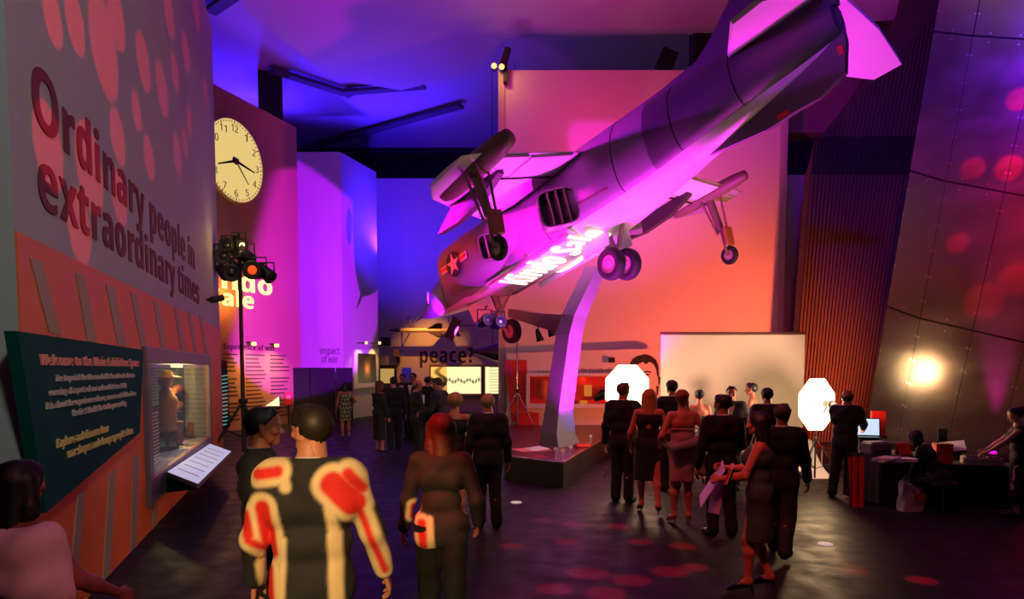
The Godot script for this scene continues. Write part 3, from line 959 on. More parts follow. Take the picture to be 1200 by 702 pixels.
	for k in [-0.9, 0.95]:
		b = B.new()
		b.tube([Vector3(k, 0.09, 0), Vector3(k - 0.12, 0.55, -0.2), Vector3(k - 0.1, 0.62, -0.88)], [0.018], 6)
		b.tube([Vector3(k, 0.09, 0), Vector3(k + 0.2, 0.5, -0.2), Vector3(k + 0.22, 0.6, -0.88)], [0.018], 6)
		obj("bracket", b, M.black, ms)
	spot(at(492, 352, z - 2.1), at(508, 430, z), Color(1.0, 0.62, 0.22), 15, 44, 1.0, 0.03)
	# bomb partly hidden by the middle wall
	var bo := thing("bomb", "magenta lit bomb with a pointed nose beside the question mark", "bomb", at(590, 413, 25.0))
	b = B.new()
	b.lathe([[0.0, -1.15], [0.06, -1.13], [0.10, -0.95], [0.20, -0.65], [0.32, -0.3], [0.36, 0.1], [0.34, 0.6], [0.2, 1.1], [0.0, 1.2]], Transform3D(Basis.from_euler(Vector3(0, 0, -PI / 2 - 0.04)), Vector3.ZERO), 24)
	obj("body", b, mt(Color(0.30, 0.20, 0.32), 0.3), bo)
	b = B.new()
	b.lathe([[0.0, -1.24], [0.05, -1.2], [0.05, -1.05], [0.0, -1.05]], Transform3D(Basis.from_euler(Vector3(0, 0, -PI / 2 - 0.04)), Vector3.ZERO), 12)
	obj("fuse", b, M.darkmetal, bo)
	for k in [-0.4, 0.4]:
		b = B.new()
		b.tube([Vector3(k, 0.3, 0), Vector3(k, 10.32, 0)], [0.012], 5)
		obj("suspension_wire", b, M.black, bo)
	# screens
	for k in 2:
		var x0: float = [506, 569][k]
		var x1: float = [564, 592][k]
		var s := thing("display_screen", ["wide bright screen with a fire picture and a map below the word peace", "narrow bright screen at the edge of the middle wall"][k], "screen")
		var c0 := uv(fr, x0 - 2, 427)
		var c1 := uv(fr, x1 + 2, 464)
		slab("frame", fr, c0.x, c1.x, c1.y, c0.y, 0.02, 0.35, M.frame, s, 0.02)
		var img := pic(128, 72, func(x: float, y: float) -> Color:
			if k == 0 and x < 0.32:
				var v := 0.5 + 0.5 * sin(x * 22.0 + sin(y * 9.0) * 2.0)
				return Color(0.12, 0.05, 0.02).lerp(Color(1.0, 0.75, 0.35), clampf(v + 0.6 - y, 0.0, 1.0))
			var col := Color(1.0, 0.95, 0.70)
			if absf(y - 0.52 - 0.05 * sin(x * 31.0)) < 0.06 and fposmod(x * 17.0, 1.0) < 0.72 and k == 0:
				col = Color(0.50, 0.46, 0.36)
			if k == 1 and fposmod(y * 9.0, 1.0) < 0.3 and x < 0.8 and x > 0.2:
				col = Color(0.7, 0.62, 0.42)
			return col)
		var sm := mt(Color(0.05, 0.05, 0.05), 0.3)
		sm.emission_enabled = true
		sm.emission_operator = BaseMaterial3D.EMISSION_OP_MULTIPLY
		sm.emission = Color.WHITE
		sm.emission_texture = img
		sm.emission_energy_multiplier = 1.15
		var d0 := uv(fr, x0, 430)
		var d1 := uv(fr, x1, 461)
		b = B.new()
		b.face(fr.p(d0.x, d1.y, 0.36), fr.p(d1.x, d1.y, 0.36), fr.p(d1.x, d0.y, 0.36), fr.p(d0.x, d0.y, 0.36))
		obj("screen_face", b, sm, s)
		area(fr.p((d0.x + d1.x) * 0.5, (d0.y + d1.y) * 0.5, 0.45), fr.p((d0.x + d1.x) * 0.5, (d0.y + d1.y) * 0.5 - 0.2, 3.0), Vector2(d1.x - d0.x, d0.y - d1.y), Color(1.0, 0.88, 0.6), 2.0)
	var si := thing("green_sign", "small dark green sign on the blue rear wall left of the missile", "sign")
	plate("board", fr, [[447, 395], [458, 395], [458, 405], [447, 405]], 0.0, 0.1, mt(Color(0.02, 0.14, 0.12), 0.4), si)
	var sp := thing("speaker_box", "narrow grey box fixed to the rear wall under the green sign", "speaker")
	plate("case", fr, [[462, 406], [469, 407], [469, 418], [462, 418]], 0.0, 0.3, M.frame, sp)
	plate("bracket", fr, [[464, 418], [469, 418], [469, 425], [466, 425]], 0.0, 0.15, M.shade, sp)
	var lb := thing("light_box", "glowing cream light box behind the crowd at the foot of the rear wall", "light box")
	plate("case", fr, [[446, 428], [465, 428], [465, 449], [446, 449]], 0.0, 0.25, M.shade, lb)
	plate("screen_face", fr, [[447, 432], [463, 432], [463, 449], [447, 449]], 0.25, 0.27, glow(Color(0.95, 0.75, 0.42), 0.55), lb)
	var bs := thing("blue_screen", "small blue glowing screen behind the crowd left of the wide screen", "screen")
	plate("screen_face", fr, [[472, 431], [482, 431], [482, 446], [472, 446]], 0.0, 0.1, glow(Color(0.10, 0.08, 0.6), 0.5), bs)

# ------------------------------------------------------------------ middle wall
func centre_wall() -> void:
	var z := 20.5
	var f := Fr.new(Vector3(0, 0, -z), Vector3.RIGHT)
	var b := B.new()
	var l := uv(f, 584, 300).x
	var r := uv(f, 922, 200).x
	var top := uv(f, 690, 82).y
	b.box(f.p((l + r) * 0.5, top * 0.5, -0.3), Vector3(r - l, top, 0.6), Basis.IDENTITY, 0.01)
	var w := struct("wall_middle", b, M.white, "tall pale wall washed pink and orange behind the aircraft")
	slab("edge_trim", f, l, l + 0.2, 0, top, 0.0, 0.05, M.offwhite, w, 0.01)
	slab("edge_trim", f, r - 0.22, r, 0, top, 0.0, 0.05, M.offwhite, w, 0.01)
	# lower exhibition wall standing in front
	var g := Fr.new(Vector3(0, 0, -19.95), Vector3(1, 0, 0.05))
	b = B.new()
	b.prism(poly_on(g, [[594, 414], [778, 408], [778, 520], [594, 520]]), Transform3D(g.b(), g.o), -0.35, 0.0)
	var lw := struct("wall_middle_lower", b, M.white, "low pale exhibition wall with a red case behind the platform")
	var dk := mt(Color(0.45, 0.22, 0.2), 0.7)
	put_words("the bigger picture", g, 630, 439, 652, 5, dk, lw, false)
	put_words("on the grenade school", g, 674, 436.5, 723, 5.5, dk, lw, false)
	var cs := thing("red_display_case", "long white framed case with a red interior on the low wall", "display case")
	var c0 := uv(g, 621, 441)
	var c1 := uv(g, 745, 473)
	for q in [[c0.x - 0.1, c0.x, c1.y - 0.12, c0.y + 0.1], [c1.x, c1.x + 0.1, c1.y - 0.12, c0.y + 0.1], [c0.x, c1.x, c0.y, c0.y + 0.1], [c0.x, c1.x, c1.y - 0.12, c1.y]]:
		slab("frame", g, q[0], q[1], q[2], q[3], 0.0, 0.42, M.white, cs, 0.01)
	slab("red_lining", g, c0.x, c1.x, c1.y, c0.y, 0.0, 0.04, M.red, cs)
	area(g.p((c0.x + c1.x) * 0.5, c0.y - 0.05, 0.25), g.p((c0.x + c1.x) * 0.5, c1.y, 0.15), Vector2(2.6, 0.1), Color(1.0, 0.6, 0.35), 0.5)
	var items := [[667, 447, 8, 12, "upper left lit orange card in the red case", "card"], [684, 451, 9, 13, "right lit orange card in the red case", "card"], [663, 463, 7, 12, "dark orange card at the left in the red case", "card"], [671, 469, 5, 6, "tiny dark box low in the red case", "box"], [679, 469, 9, 7, "low cream card in the red case", "card"]]
	for q in items:
		var p0 := uv(g, q[0], q[1])
		var p1 := uv(g, q[0] + q[2], q[1] + q[3])
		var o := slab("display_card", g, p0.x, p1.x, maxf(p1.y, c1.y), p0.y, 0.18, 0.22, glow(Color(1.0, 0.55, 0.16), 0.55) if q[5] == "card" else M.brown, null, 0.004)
		tag(o, q[4], q[5])
	var rb := thing("relic", "small orange relic at the left of the red case", "relic", g.p(uv(g, 637, 456).x, uv(g, 637, 456).y, 0.2))
	b = B.new()
	b.lathe([[0.0, -0.3], [0.12, -0.28], [0.16, -0.1], [0.10, 0.05], [0.14, 0.18], [0.08, 0.27], [0.0, 0.28]], Transform3D.IDENTITY, 16)
	obj("body", b, mt(Color(0.7, 0.36, 0.2), 0.5), rb)
	var rd := thing("model_gun", "dark metal relic at the right end of the red case", "relic", g.p(uv(g, 706, 460).x, uv(g, 706, 460).y, 0.22))
	b = B.new()
	b.tube([Vector3(-0.25, -0.2, 0), Vector3(0.0, -0.05, 0), Vector3(0.3, 0.05, 0), Vector3(0.6, 0.02, 0)], [0.06, 0.16, 0.12, 0.03], 12)
	obj("body", b, M.darkmetal, rd)
	# red graphic panel
	var rp := thing("graphic_panel", "tall red graphic panel behind the chrome stand", "panel")
	plate("board", g, [[592, 422], [617.5, 422], [618, 494], [600, 494]], 0.02, 0.1, mt(Color(0.80, 0.10, 0.05), 0.6), rp)
	plate("plinth_block", g, [[606, 482], [618, 482], [632, 484], [632, 497], [606, 497]], 0.1, 0.4, M.red, rp)
	plate("pink_emblem", g, [[591, 423], [599, 423], [600, 440], [592, 440]], 0.1, 0.12, mt(Color(0.7, 0.15, 0.45), 0.6), rp)
	for k in 4:
		plate("text_line", g, [[602, 451 + k * 5], [620, 450 + k * 5], [620, 451 + k * 5], [602, 452 + k * 5]], 0.1, 0.11, mt(Color(0.5, 0.05, 0.03), 0.6), rp)
	var el := thing("emergency_light", "small black box on the pale wall above the red case", "box")
	plate("case", g, [[713, 419], [720, 419], [720, 425], [713, 425]], 0.0, 0.14, M.black, el)
	plate("lens", g, [[714.5, 420.5], [718.5, 420.5], [718.5, 423.5], [714.5, 423.5]], 0.14, 0.15, M.shade, el)
	# printed portrait: the top of a man's face
	var fc := thing("portrait_print", "printed black portrait of a man's forehead and eyes on the pale wall", "portrait")
	var ink := mt(Color(0.10, 0.05, 0.05), 0.7)
	var shapes := [["hair", [[738, 436], [738, 428], [741, 421], [747, 417], [756, 415], [763, 417], [769, 422], [771.5, 429], [772, 440], [770, 441], [769, 433], [766, 427], [761, 424], [757, 427], [753, 424], [748, 427], [742, 427], [740, 430], [740, 436]]],
		["eyebrow", [[754, 436], [758, 434.5], [763, 435.5], [763, 436.8], [758, 436.2], [754, 437.5]]], ["eye", [[755, 438.5], [758, 437.8], [761.5, 438.8], [760, 440], [757, 440]]],
		["eyebrow", [[744, 436], [748, 435.2], [750.5, 436.5], [748, 436.6]]], ["eye", [[745.5, 438.3], [748, 437.9], [750, 439], [747, 439.8]]], ["ear", [[771, 440], [774, 442], [773.5, 449], [771.5, 452], [771.8, 446]]], ["jaw_shadow", [[769, 452], [772, 453], [771, 462], [768, 468], [769.5, 460]]]]
	for s in shapes:
		plate(s[0], g, s[1], 0.0, 0.012, ink, fc)

# ------------------------------------------------------------------ right: backdrop, ribbed wall, steel wall
func right_side() -> void:
	# strip of wall, black gap and ribbed cladding between the middle wall and the steel
	var f := Fr.new(Vector3(0, 0, -21.6), Vector3.RIGHT)
	var b := B.new()
	b.prism(poly_on(f, [[900, 205], [990, 205], [990, 540], [900, 540]]), Transform3D(f.b(), f.o), -0.3, 0.0)
	struct("wall_right_rear", b, M.offwhite, "narrow pale wall strip right of the middle wall")
	b = B.new()
	b.prism(poly_on(f, [[890, 158], [1010, 158], [1010, 205], [890, 205]]), Transform3D(f.b(), f.o), -0.9, -0.6)
	struct("trim_1", b, M.black, "black shadow gap above the narrow wall strip")
	b = B.new()
	b.prism(poly_on(f, [[880, -70], [1100, -70], [1080, -20], [1062, 5], [1040, 48], [1015, 90], [990, 124], [962, 158], [890, 158]]), Transform3D(f.b(), f.o), -0.5, 0.2)
	struct("ceiling", b, mt(Color(0.50, 0.40, 0.36), 0.8), "tan curved soffit above the black gap")
	var g := Fr.new(Vector3(0, 0, -20.0), Vector3(1, 0, 0.12))
	b = B.new()
	b.prism(poly_on(g, [[1069, -40], [1060, 5], [1038, 52], [1012, 97], [986, 132], [961, 160], [949, 205], [925, 530], [1016, 540], [1022, 480], [1112, -40]]), Transform3D(g.b(), g.o), -0.5, 0.0)
	var rw := struct("wall_right_ribbed", b, M.ribs, "brown leaning wall clad in vertical ribs")
	for k in 26:                                  # ribs lean with the wall's edge
		var t0 := (k + 0.2) / 26.0
		var t1 := (k + 0.8) / 26.0
		var mats := [M.ribs, mt(Color(0.05, 0.04, 0.045), 0.8)]
		# each rib is cut where the black band crosses it
		for seg in [[530.0, 205.0, 0], [204.0, 162.0, 1], [161.0, -30.0, 0]]:
			var q := []
			for e in [[t0, seg[0]], [t1, seg[0]], [t1, seg[1]], [t0, seg[1]]]:
				var y: float = e[1]
				var xl := 925.0 + (530.0 - y) * 0.075 if y > 160.0 else 953.0 + (160.0 - y) * 0.21
				var xr := 1015.0 + (520.0 - y) * 0.168
				q.append([lerpf(xl, xr, e[0]), y])
			if seg[2] == 0 and seg[0] < 200.0:
				# keep below the curved soffit
				var lim := 160.0 - maxf(0.0, (q[0][0] - 961.0)) * 1.32
				if lim < -28.0:
					lim = -28.0
				var sh: float = (161.0 - lim)
				if sh < 6.0:
					continue
				for e in [2, 3]:
					var fr: float = clampf(sh / 191.0, 0.0, 1.0)
					q[e] = [lerpf(q[1 if e == 2 else 0][0], q[e][0], fr), lerpf(161.0, -30.0, fr)]
			plate("rib", g, q, 0.0, 0.06, mats[seg[2]], rw)
	# backdrop board with a sweep of paper
	var z := 13.6
	var h := Fr.new(Vector3(0, 0, -z), Vector3.RIGHT)
	var bd := thing("photo_backdrop", "large plain white photo backdrop board standing behind the guests", "backdrop")
	var p0 := uv(h, 775, 392)
	var p1 := uv(h, 944, 392)
	slab("board", h, p0.x, p1.x, 0.12, p0.y, -0.05, 0.0, mt(Color(0.80, 0.72, 0.64), 0.8), bd, 0.01)
	slab("top_rail", h, p0.x - 0.02, p1.x + 0.02, p0.y, p0.y + 0.05, -0.06, 0.02, mt(Color(0.30, 0.10, 0.08), 0.6), bd, 0.01)
	for k in [p0.x + 0.2, p1.x - 0.2]:
		slab("foot", h, k - 0.04, k + 0.04, 0.0, 0.12, -0.35, 0.2, M.black, bd, 0.01)
	var P := []
	for k in 12:
		var t := k / 11.0
		var y := 0.62 * pow(1.0 - t, 2.2) + 0.01
		P.append([h.p(p1.x - 0.32, y, 0.03 + t * 1.0), h.p(p1.x + 0.16 + 0.05 * t, y, 0.03 + t * 1.0)])
	b = B.new()
	b.grid(P, false)
	tag(obj("paper_sweep", b, M.paper), "white paper sweep curving onto the floor at the backdrop's right foot", "paper")
	# steel wall, leaning, made of riveted panels
	var s := at(957, 473, 12.0)
	var s2 := at(1065, 436, 17.2)
	var n := (s - s2).normalized()
	var u := Vector3.UP.cross(n).normalized()
	var k0 := Fr.new((s + s2) * 0.5, u, n.cross(u))
	b = B.new()
	b.prism(poly_on(k0, [[1013, 545], [1108, -60], [1420, -60], [1420, 660]]), Transform3D(k0.b(), k0.o), -0.4, -0.02)
	var sw := struct("wall_right", b, M.darkmetal, "leaning wall of riveted steel panels reflecting the stage lights")
	var seams := [[1100.0, 1010.0], [1148.0, 1049.0], [1227.0, 1108.0], [1303.0, 1170.0], [1385.0, 1240.0]]
	var rows := [[-55.0, -55.0], [37.0, 52.0], [200.0, 238.0], [359.0, 402.0], [540.0, 640.0]]
	var riv := B.new()
	for c in 4:
		for r in 4:
			var q := []
			for e in [[c, r + 1], [c + 1, r + 1], [c + 1, r], [c, r]]:
				var y := lerpf(rows[e[1]][0], rows[e[1]][1], float(e[0]) * 0.33)
				q.append([lerpf(seams[e[0]][0], seams[e[0]][1], y / 530.0), y])
			var pp := poly_on(k0, q)
			var cen := (pp[0] + pp[1] + pp[2] + pp[3]) * 0.25
			for e in 4:
				pp[e] = pp[e] + (cen - pp[e]).normalized() * 0.018
			b = B.new()
			b.prism(pp, Transform3D(k0.b(), k0.o), -0.02, 0.0)
			obj("steel_panel", b, M.steel, sw)
			for e in 4:
				var a := pp[e].lerp(cen, 0.06)
				var d := pp[(e + 1) % 4].lerp(cen, 0.06)
				var m := int(a.distance_to(d) / 0.45)
				for t in m:
					var w := a.lerp(d, (t + 0.5) / m)
					riv.box(k0.p(w.x, w.y, 0.003), Vector3(0.03, 0.03, 0.006), k0.b())
	var ro := obj("rivets", riv, M.chrome, sw)
	ro.set_meta("kind", "stuff")
	# magenta uplight at the foot of the steel
	var up := uv(k0, 1166, 512)
	var t := thing("uplight", "small magenta uplight at the foot of the steel wall behind the tables", "lamp", k0.p(up.x, up.y - 0.25, 0.35))
	boxed("case", Vector3(0, -0.1, 0), Vector3(0.22, 0.16, 0.2), M.black, t, k0.b())
	b = B.new()
	b.lathe([[0.0, 0.0], [0.08, 0.0], [0.07, 0.02], [0.0, 0.025]], Transform3D.IDENTITY, 14)
	obj("lens", b, glow(Color(1.0, 0.05, 0.8), 4.0), t)
	spot(k0.p(up.x, up.y - 0.18, 0.22), k0.p(up.x, up.y + 2.2, 0.02), Color(1.0, 0.05, 0.75), 40, 12, 1.0, 0.06)
	# white floor discs
	for q in [[605, 589, "round white floor socket left of the black platform"], [967, 638, "round white floor socket in front of the tables"]]:
		b = B.new()
		b.lathe([[0.0, 0.0], [0.085, 0.0], [0.08, 0.012], [0.0, 0.014]], Transform3D(Basis.IDENTITY, gp(q[0], q[1])), 20)
		tag(obj("floor_socket", b, glow(Color(1.0, 0.85, 0.8), 0.5)), q[2], "floor socket")

# ------------------------------------------------------------------ platform, pylon
func plinth_and_pylon() -> void:
	var h := 0.44
	var pts := [gp(660, 542, h), gp(712, 511, h), at(762, 497, 19.5), at(590, 497, 19.5), gp(592, 534, h)]
	var pg := PackedVector2Array()
	for p: Vector3 in pts:
		pg.append(Vector2(p.x, -p.z))
	var x := Transform3D(Basis(Vector3.RIGHT, Vector3(0, 0, -1), Vector3.UP), Vector3.ZERO)
	var t := thing("platform", "low black platform with a dark red glossy top under the aircraft", "platform")
	var b := B.new()
	b.prism(pg, x, 0.0, h - 0.03)
	obj("side_skirt", b, M.black, t)
	b = B.new()
	b.prism(pg, x, h - 0.03, h)
	obj("top_board", b, mt(Color(0.34, 0.10, 0.10), 0.3), t)
	b = B.new()
	for k in [[4, 0], [0, 1], [1, 2]]:
		b.tube([pts[k[0]], pts[k[1]]], [0.012], 6)
	obj("edge_trim", b, M.chrome, t)
	var py := thing("aircraft_pylon", "bent grey steel pylon rising from the platform to hold the aircraft", "pylon")
	var rings := []
	var yaw := Basis.from_euler(Vector3(0, deg_to_rad(38), 0))
	for q in [[656, 523, 14.3, 0.62, 0.62, 0.0], [654, 507, 14.3, 0.52, 0.50, 0.0], [655, 480, 14.35, 0.40, 0.44, 0.0], [667, 392, 14.6, 0.38, 0.42, 0.0], [673, 370, 14.7, 0.36, 0.40, -0.15], [698, 314, 14.9, 0.28, 0.36, -0.25]]:
		var c := at(q[0], q[1], q[2])
		if q[1] == 523:
			c.y = h
		var tilt := Basis.from_euler(Vector3(0, 0, q[5]))
		var r := []
		for e in [[-1, -1], [-0.94, -1], [0.94, -1], [1, -1], [1, -0.94], [1, 0.94], [1, 1], [0.94, 1], [-0.94, 1], [-1, 1], [-1, 0.94], [-1, -0.94]]:
			r.append(c + tilt * (yaw * Vector3(q[3] * 0.5 * e[0], 0, q[4] * 0.5 * e[1])))
		rings.append(r)
	b = B.new()
	for k in rings.size() - 1:                      # flat sides
		for j in 12:
			var j1 := (j + 1) % 12
			b.quad(rings[k][j1], rings[k][j], rings[k + 1][j], rings[k + 1][j1])
	obj("column", b, mt(Color(0.42, 0.40, 0.44), 0.42), py)
	b = B.new()
	var a0 := at(666, 380, 14.75)
	var a1 := at(601, 367, 17.0)
	var fr := Fr.new(a0, a1 - a0)
	var ln := a0.distance_to(a1)
	b.prism(PackedVector2Array([Vector2(0, -0.22), Vector2(ln, -0.1), Vector2(ln, 0.1), Vector2(ln * 0.5, 0.12), Vector2(0, 0.2)]), Transform3D(fr.b(), fr.o), -0.14, 0.14)
	obj("arm", b, mt(Color(0.35, 0.20, 0.20), 0.5), py)
	for q in [[631, 392, 15.9], [645, 386, 15.4]]:
		var lamp := thing("hanging_lamp", ["small black lamp hanging under the pylon arm, left one", "small black lamp hanging under the pylon arm nearest the column"][0 if q[0] == 631 else 1], "lamp", at(q[0], q[1], q[2]))
		b = B.new()
		b.lathe([[0.0, -0.16], [0.09, -0.16], [0.06, 0.05], [0.03, 0.14], [0.0, 0.14]], Transform3D(Basis.from_euler(Vector3(0, 0, 0.3)), Vector3.ZERO), 12)
		obj("shade", b, M.black, lamp)
		b = B.new()
		b.tube([Vector3(0, 0.1, 0), Vector3(-0.04, 0.3, 0)], [0.015], 6)
		obj("stem", b, M.black, lamp)
	# stage lamps by the nose gear
	for q in [[568, 377, 16.2], [583, 379, 16.2]]:
		var lamp := thing("stage_lamp", ["dark par lamp hanging left of the nose wheel, outer one", "dark par lamp with a bright lens beside the nose wheel"][0 if q[0] == 568 else 1], "lamp", at(q[0], q[1], q[2]))
		var bs := Basis.from_euler(Vector3(PI / 2 - 0.2, 0.5, 0))
		b = B.new()
		b.lathe([[0.0, -0.26], [0.10, -0.25], [0.13, -0.1], [0.16, 0.18], [0.13, 0.2], [0.0, 0.15]], Transform3D(bs, Vector3.ZERO), 16)
		obj("housing", b, mt(Color(0.08, 0.08, 0.2), 0.4), lamp)
		b = B.new()
		b.lathe([[0.0, 0.155], [0.10, 0.155], [0.0, 0.17]], Transform3D(bs, Vector3.ZERO), 14)
		obj("lens", b, glow(Color(0.8, 0.5, 1.0), 2.0 if q[0] == 583 else 0.3), lamp)
		b = B.new()
		b.tube([Vector3(-0.17, 0.0, 0), Vector3(-0.17, 0.28, 0), Vector3(0.17, 0.28, 0), Vector3(0.17, 0.0, 0)], [0.018], 6)
		b.tube([Vector3(0, 0.28, 0), Vector3(0.05, 0.38, -0.1)], [0.02], 6)
		obj("yoke", b, M.black, lamp)
		if q[0] == 583:                                # added flag plate, there only to cut the violet beam along a slanting line
			var beam := Vector3(-1.06, 2.88, -16.78)
			var r := at(350, 300, 26.0)
			var cw := Fr.new(Vector3(r.x, 0, r.z), Vector3(0.33, 0, -0.944))
			var k1 := uv(cw, 325, 185)
			var k2 := uv(cw, 266, 430)
			var da := (cw.p(k1.x, k1.y) - beam).normalized()
			var db := (cw.p(k2.x, k2.y) - beam).normalized()
			var nn := da.cross(db).normalized()
			if nn.x > 0.0:
				nn = -nn
			var mid := (da + db).normalized() * 0.42
			var along := (da - db).normalized()
			b = B.new()
			b.box(local(lamp, beam + mid + nn * 0.16), Vector3(0.55, 0.32, 0.012), Basis(along, nn, along.cross(nn)))
			b.tube([local(lamp, beam + mid + nn * 0.3), Vector3(0.0, 0.0, -0.1)], [0.012], 6)
			obj("added_beam_flag", b, M.black, lamp)
	# glasses and a red clutch left on the platform
	for k in 4:
		var q: Array = [[651, 537], [659, 539], [668, 534], [692, 520]][k]
		var g := thing("wine_glass", ["leftmost empty wine glass on the platform's front corner", "middle empty wine glass on the platform's front corner", "third wine glass on the platform's front corner", "wine glass standing beside the red clutch bag on the platform"][k], "glass", gp(q[0], q[1], h), 0, "wine glasses left on the platform")
		b = B.new()
		b.lathe([[0.035, 0.0], [0.033, 0.004], [0.006, 0.012], [0.005, 0.08], [0.012, 0.095], [0.034, 0.125], [0.036, 0.16], [0.030, 0.20], [0.028, 0.20], [0.034, 0.16], [0.031, 0.127], [0.0, 0.10]], Transform3D.IDENTITY, 16, false)
		var gm := mt(Color(0.95, 0.95, 1.0, 0.25), 0.05)
		gm.transparency = BaseMaterial3D.TRANSPARENCY_ALPHA
		obj("goblet", b, gm, g)
		b = B.new()
		b.lathe([[0.0, 0.105], [0.026, 0.125], [0.030, 0.14], [0.0, 0.142]], Transform3D.IDENTITY, 14)
		obj("wine", b, mt(Color(0.6, 0.15, 0.12), 0.2), g)
	var cl := thing("clutch_bag", "red clutch bag lying on the platform beside a wine glass", "bag", gp(682, 524, h), 20)
	b = B.new()
	b.box(Vector3(0, 0.04, 0), Vector3(0.30, 0.08, 0.18), Basis.IDENTITY, 0.03)
	obj("body", b, M.red, cl)
	boxed("clasp", Vector3(0, 0.07, 0.09), Vector3(0.05, 0.03, 0.012), M.chrome, cl)
	var sh := thing("paper_sheet", "pale leaflet lying on the platform left of the pylon foot", "leaflet", gp(622, 527, h), 25)
	boxed("sheet", Vector3(0, 0.004, 0), Vector3(0.65, 0.008, 0.5), M.pink, sh, Basis.IDENTITY, 0.0)
	boxed("fold", Vector3(0.12, 0.02, 0), Vector3(0.35, 0.006, 0.45), M.paper, sh, Basis.from_euler(Vector3(0, 0, 0.08)), 0.0)

# ------------------------------------------------------------------ aircraft (own axes: x starboard, y up, z aft of the nose)
const SECT := [[0.0, 0.03, -0.13, -0.19, 0.02, -0.2], [0.25, 0.13, 0.0, -0.27, 0.08, -0.3], [0.7, 0.28, 0.16, -0.38, 0.18, -0.42], [1.4, 0.44, 0.40, -0.48, 0.3, -0.55], [2.2, 0.54, 0.58, -0.56, 0.42, -0.66], [3.2, 0.62, 0.7, -0.62, 0.55, -0.76],
	[4.5, 0.8, 0.8, -0.68, 0.72, -0.84], [5.5, 0.92, 0.9, -0.7, 0.82, -0.9], [6.5, 0.96, 0.96, -0.72, 0.86, -0.94], [7.6, 0.92, 1.0, -0.7, 0.82, -0.92], [8.6, 0.8, 1.0, -0.62, 0.66, -0.84], [9.6, 0.66, 0.94, -0.52, 0.5, -0.72], [10.6, 0.54, 0.86, -0.36, 0.34, -0.58],
	[11.6, 0.42, 0.76, -0.22, 0.16, -0.4], [12.4, 0.3, 0.58, -0.14, 0.08, -0.24], [13.05, 0.22, 0.46, -0.06, 0.04, -0.12]]

func sect(z: float) -> Array:
	for k in SECT.size() - 1:
		if z <= SECT[k + 1][0]:
			var t: float = (z - SECT[k][0]) / (SECT[k + 1][0] - SECT[k][0])
			var r := [z]
			for e in range(1, 6):
				r.append(lerpf(SECT[k][e], SECT[k + 1][e], t))
			return r
	return SECT[-1]

func hull_side(z: float) -> Array:
	var s := sect(z)
	var hgt: float = s[2] - s[3]
	var half := []
	for k in 15:
		var t := k / 14.0
		var p0 := Vector2(-s[4], s[3])
		var p1 := Vector2(-1.22 * s[1], s[3] + 0.12 * hgt)
		var p2 := Vector2(-1.12 * s[1], s[2])
		var p3 := Vector2(0, s[2])
		half.append(p0.bezier_interpolate(p1, p2, p3, t))
	var r := []
	for p: Vector2 in half:
		r.append(Vector3(p.x, p.y, z))
	for k in range(13, -1, -1):
		r.append(Vector3(-half[k].x, half[k].y, z))
	return r

func hull_belly(z: float) -> Array:
	var s := sect(z)
	var r := []
	for k in 11:
		var t := k / 5.0 - 1.0
		r.append(Vector3(s[4] * t, lerpf(s[5], s[3], pow(absf(t), 4.0)), z))
	return r

func wheel(parent: Node3D, c: Vector3, r: float, w: float) -> void:
	var x := Transform3D(Basis.from_euler(Vector3(0, 0, PI / 2)), c)
	var b := B.new()
	b.lathe([[r * 0.55, -w * 0.42], [r * 0.8, -w * 0.5], [r * 0.95, -w * 0.38], [r, -w * 0.12], [r, w * 0.12], [r * 0.95, w * 0.38], [r * 0.8, w * 0.5], [r * 0.55, w * 0.42]], x, 28, false)
	var ty := obj("tyre", b, M.rubber, parent)
	b = B.new()
	b.lathe([[0.0, -w * 0.3], [r * 0.18, -w * 0.42], [r * 0.3, -w * 0.25], [r * 0.5, -w * 0.28], [r * 0.57, -w * 0.44], [r * 0.57, w * 0.44], [r * 0.5, w * 0.28], [r * 0.3, w * 0.25], [r * 0.18, w * 0.42], [0.0, w * 0.3]], x, 24)
	obj("wheel_hub", b, mt(Color(0.60, 0.50, 0.46), 0.45), ty)

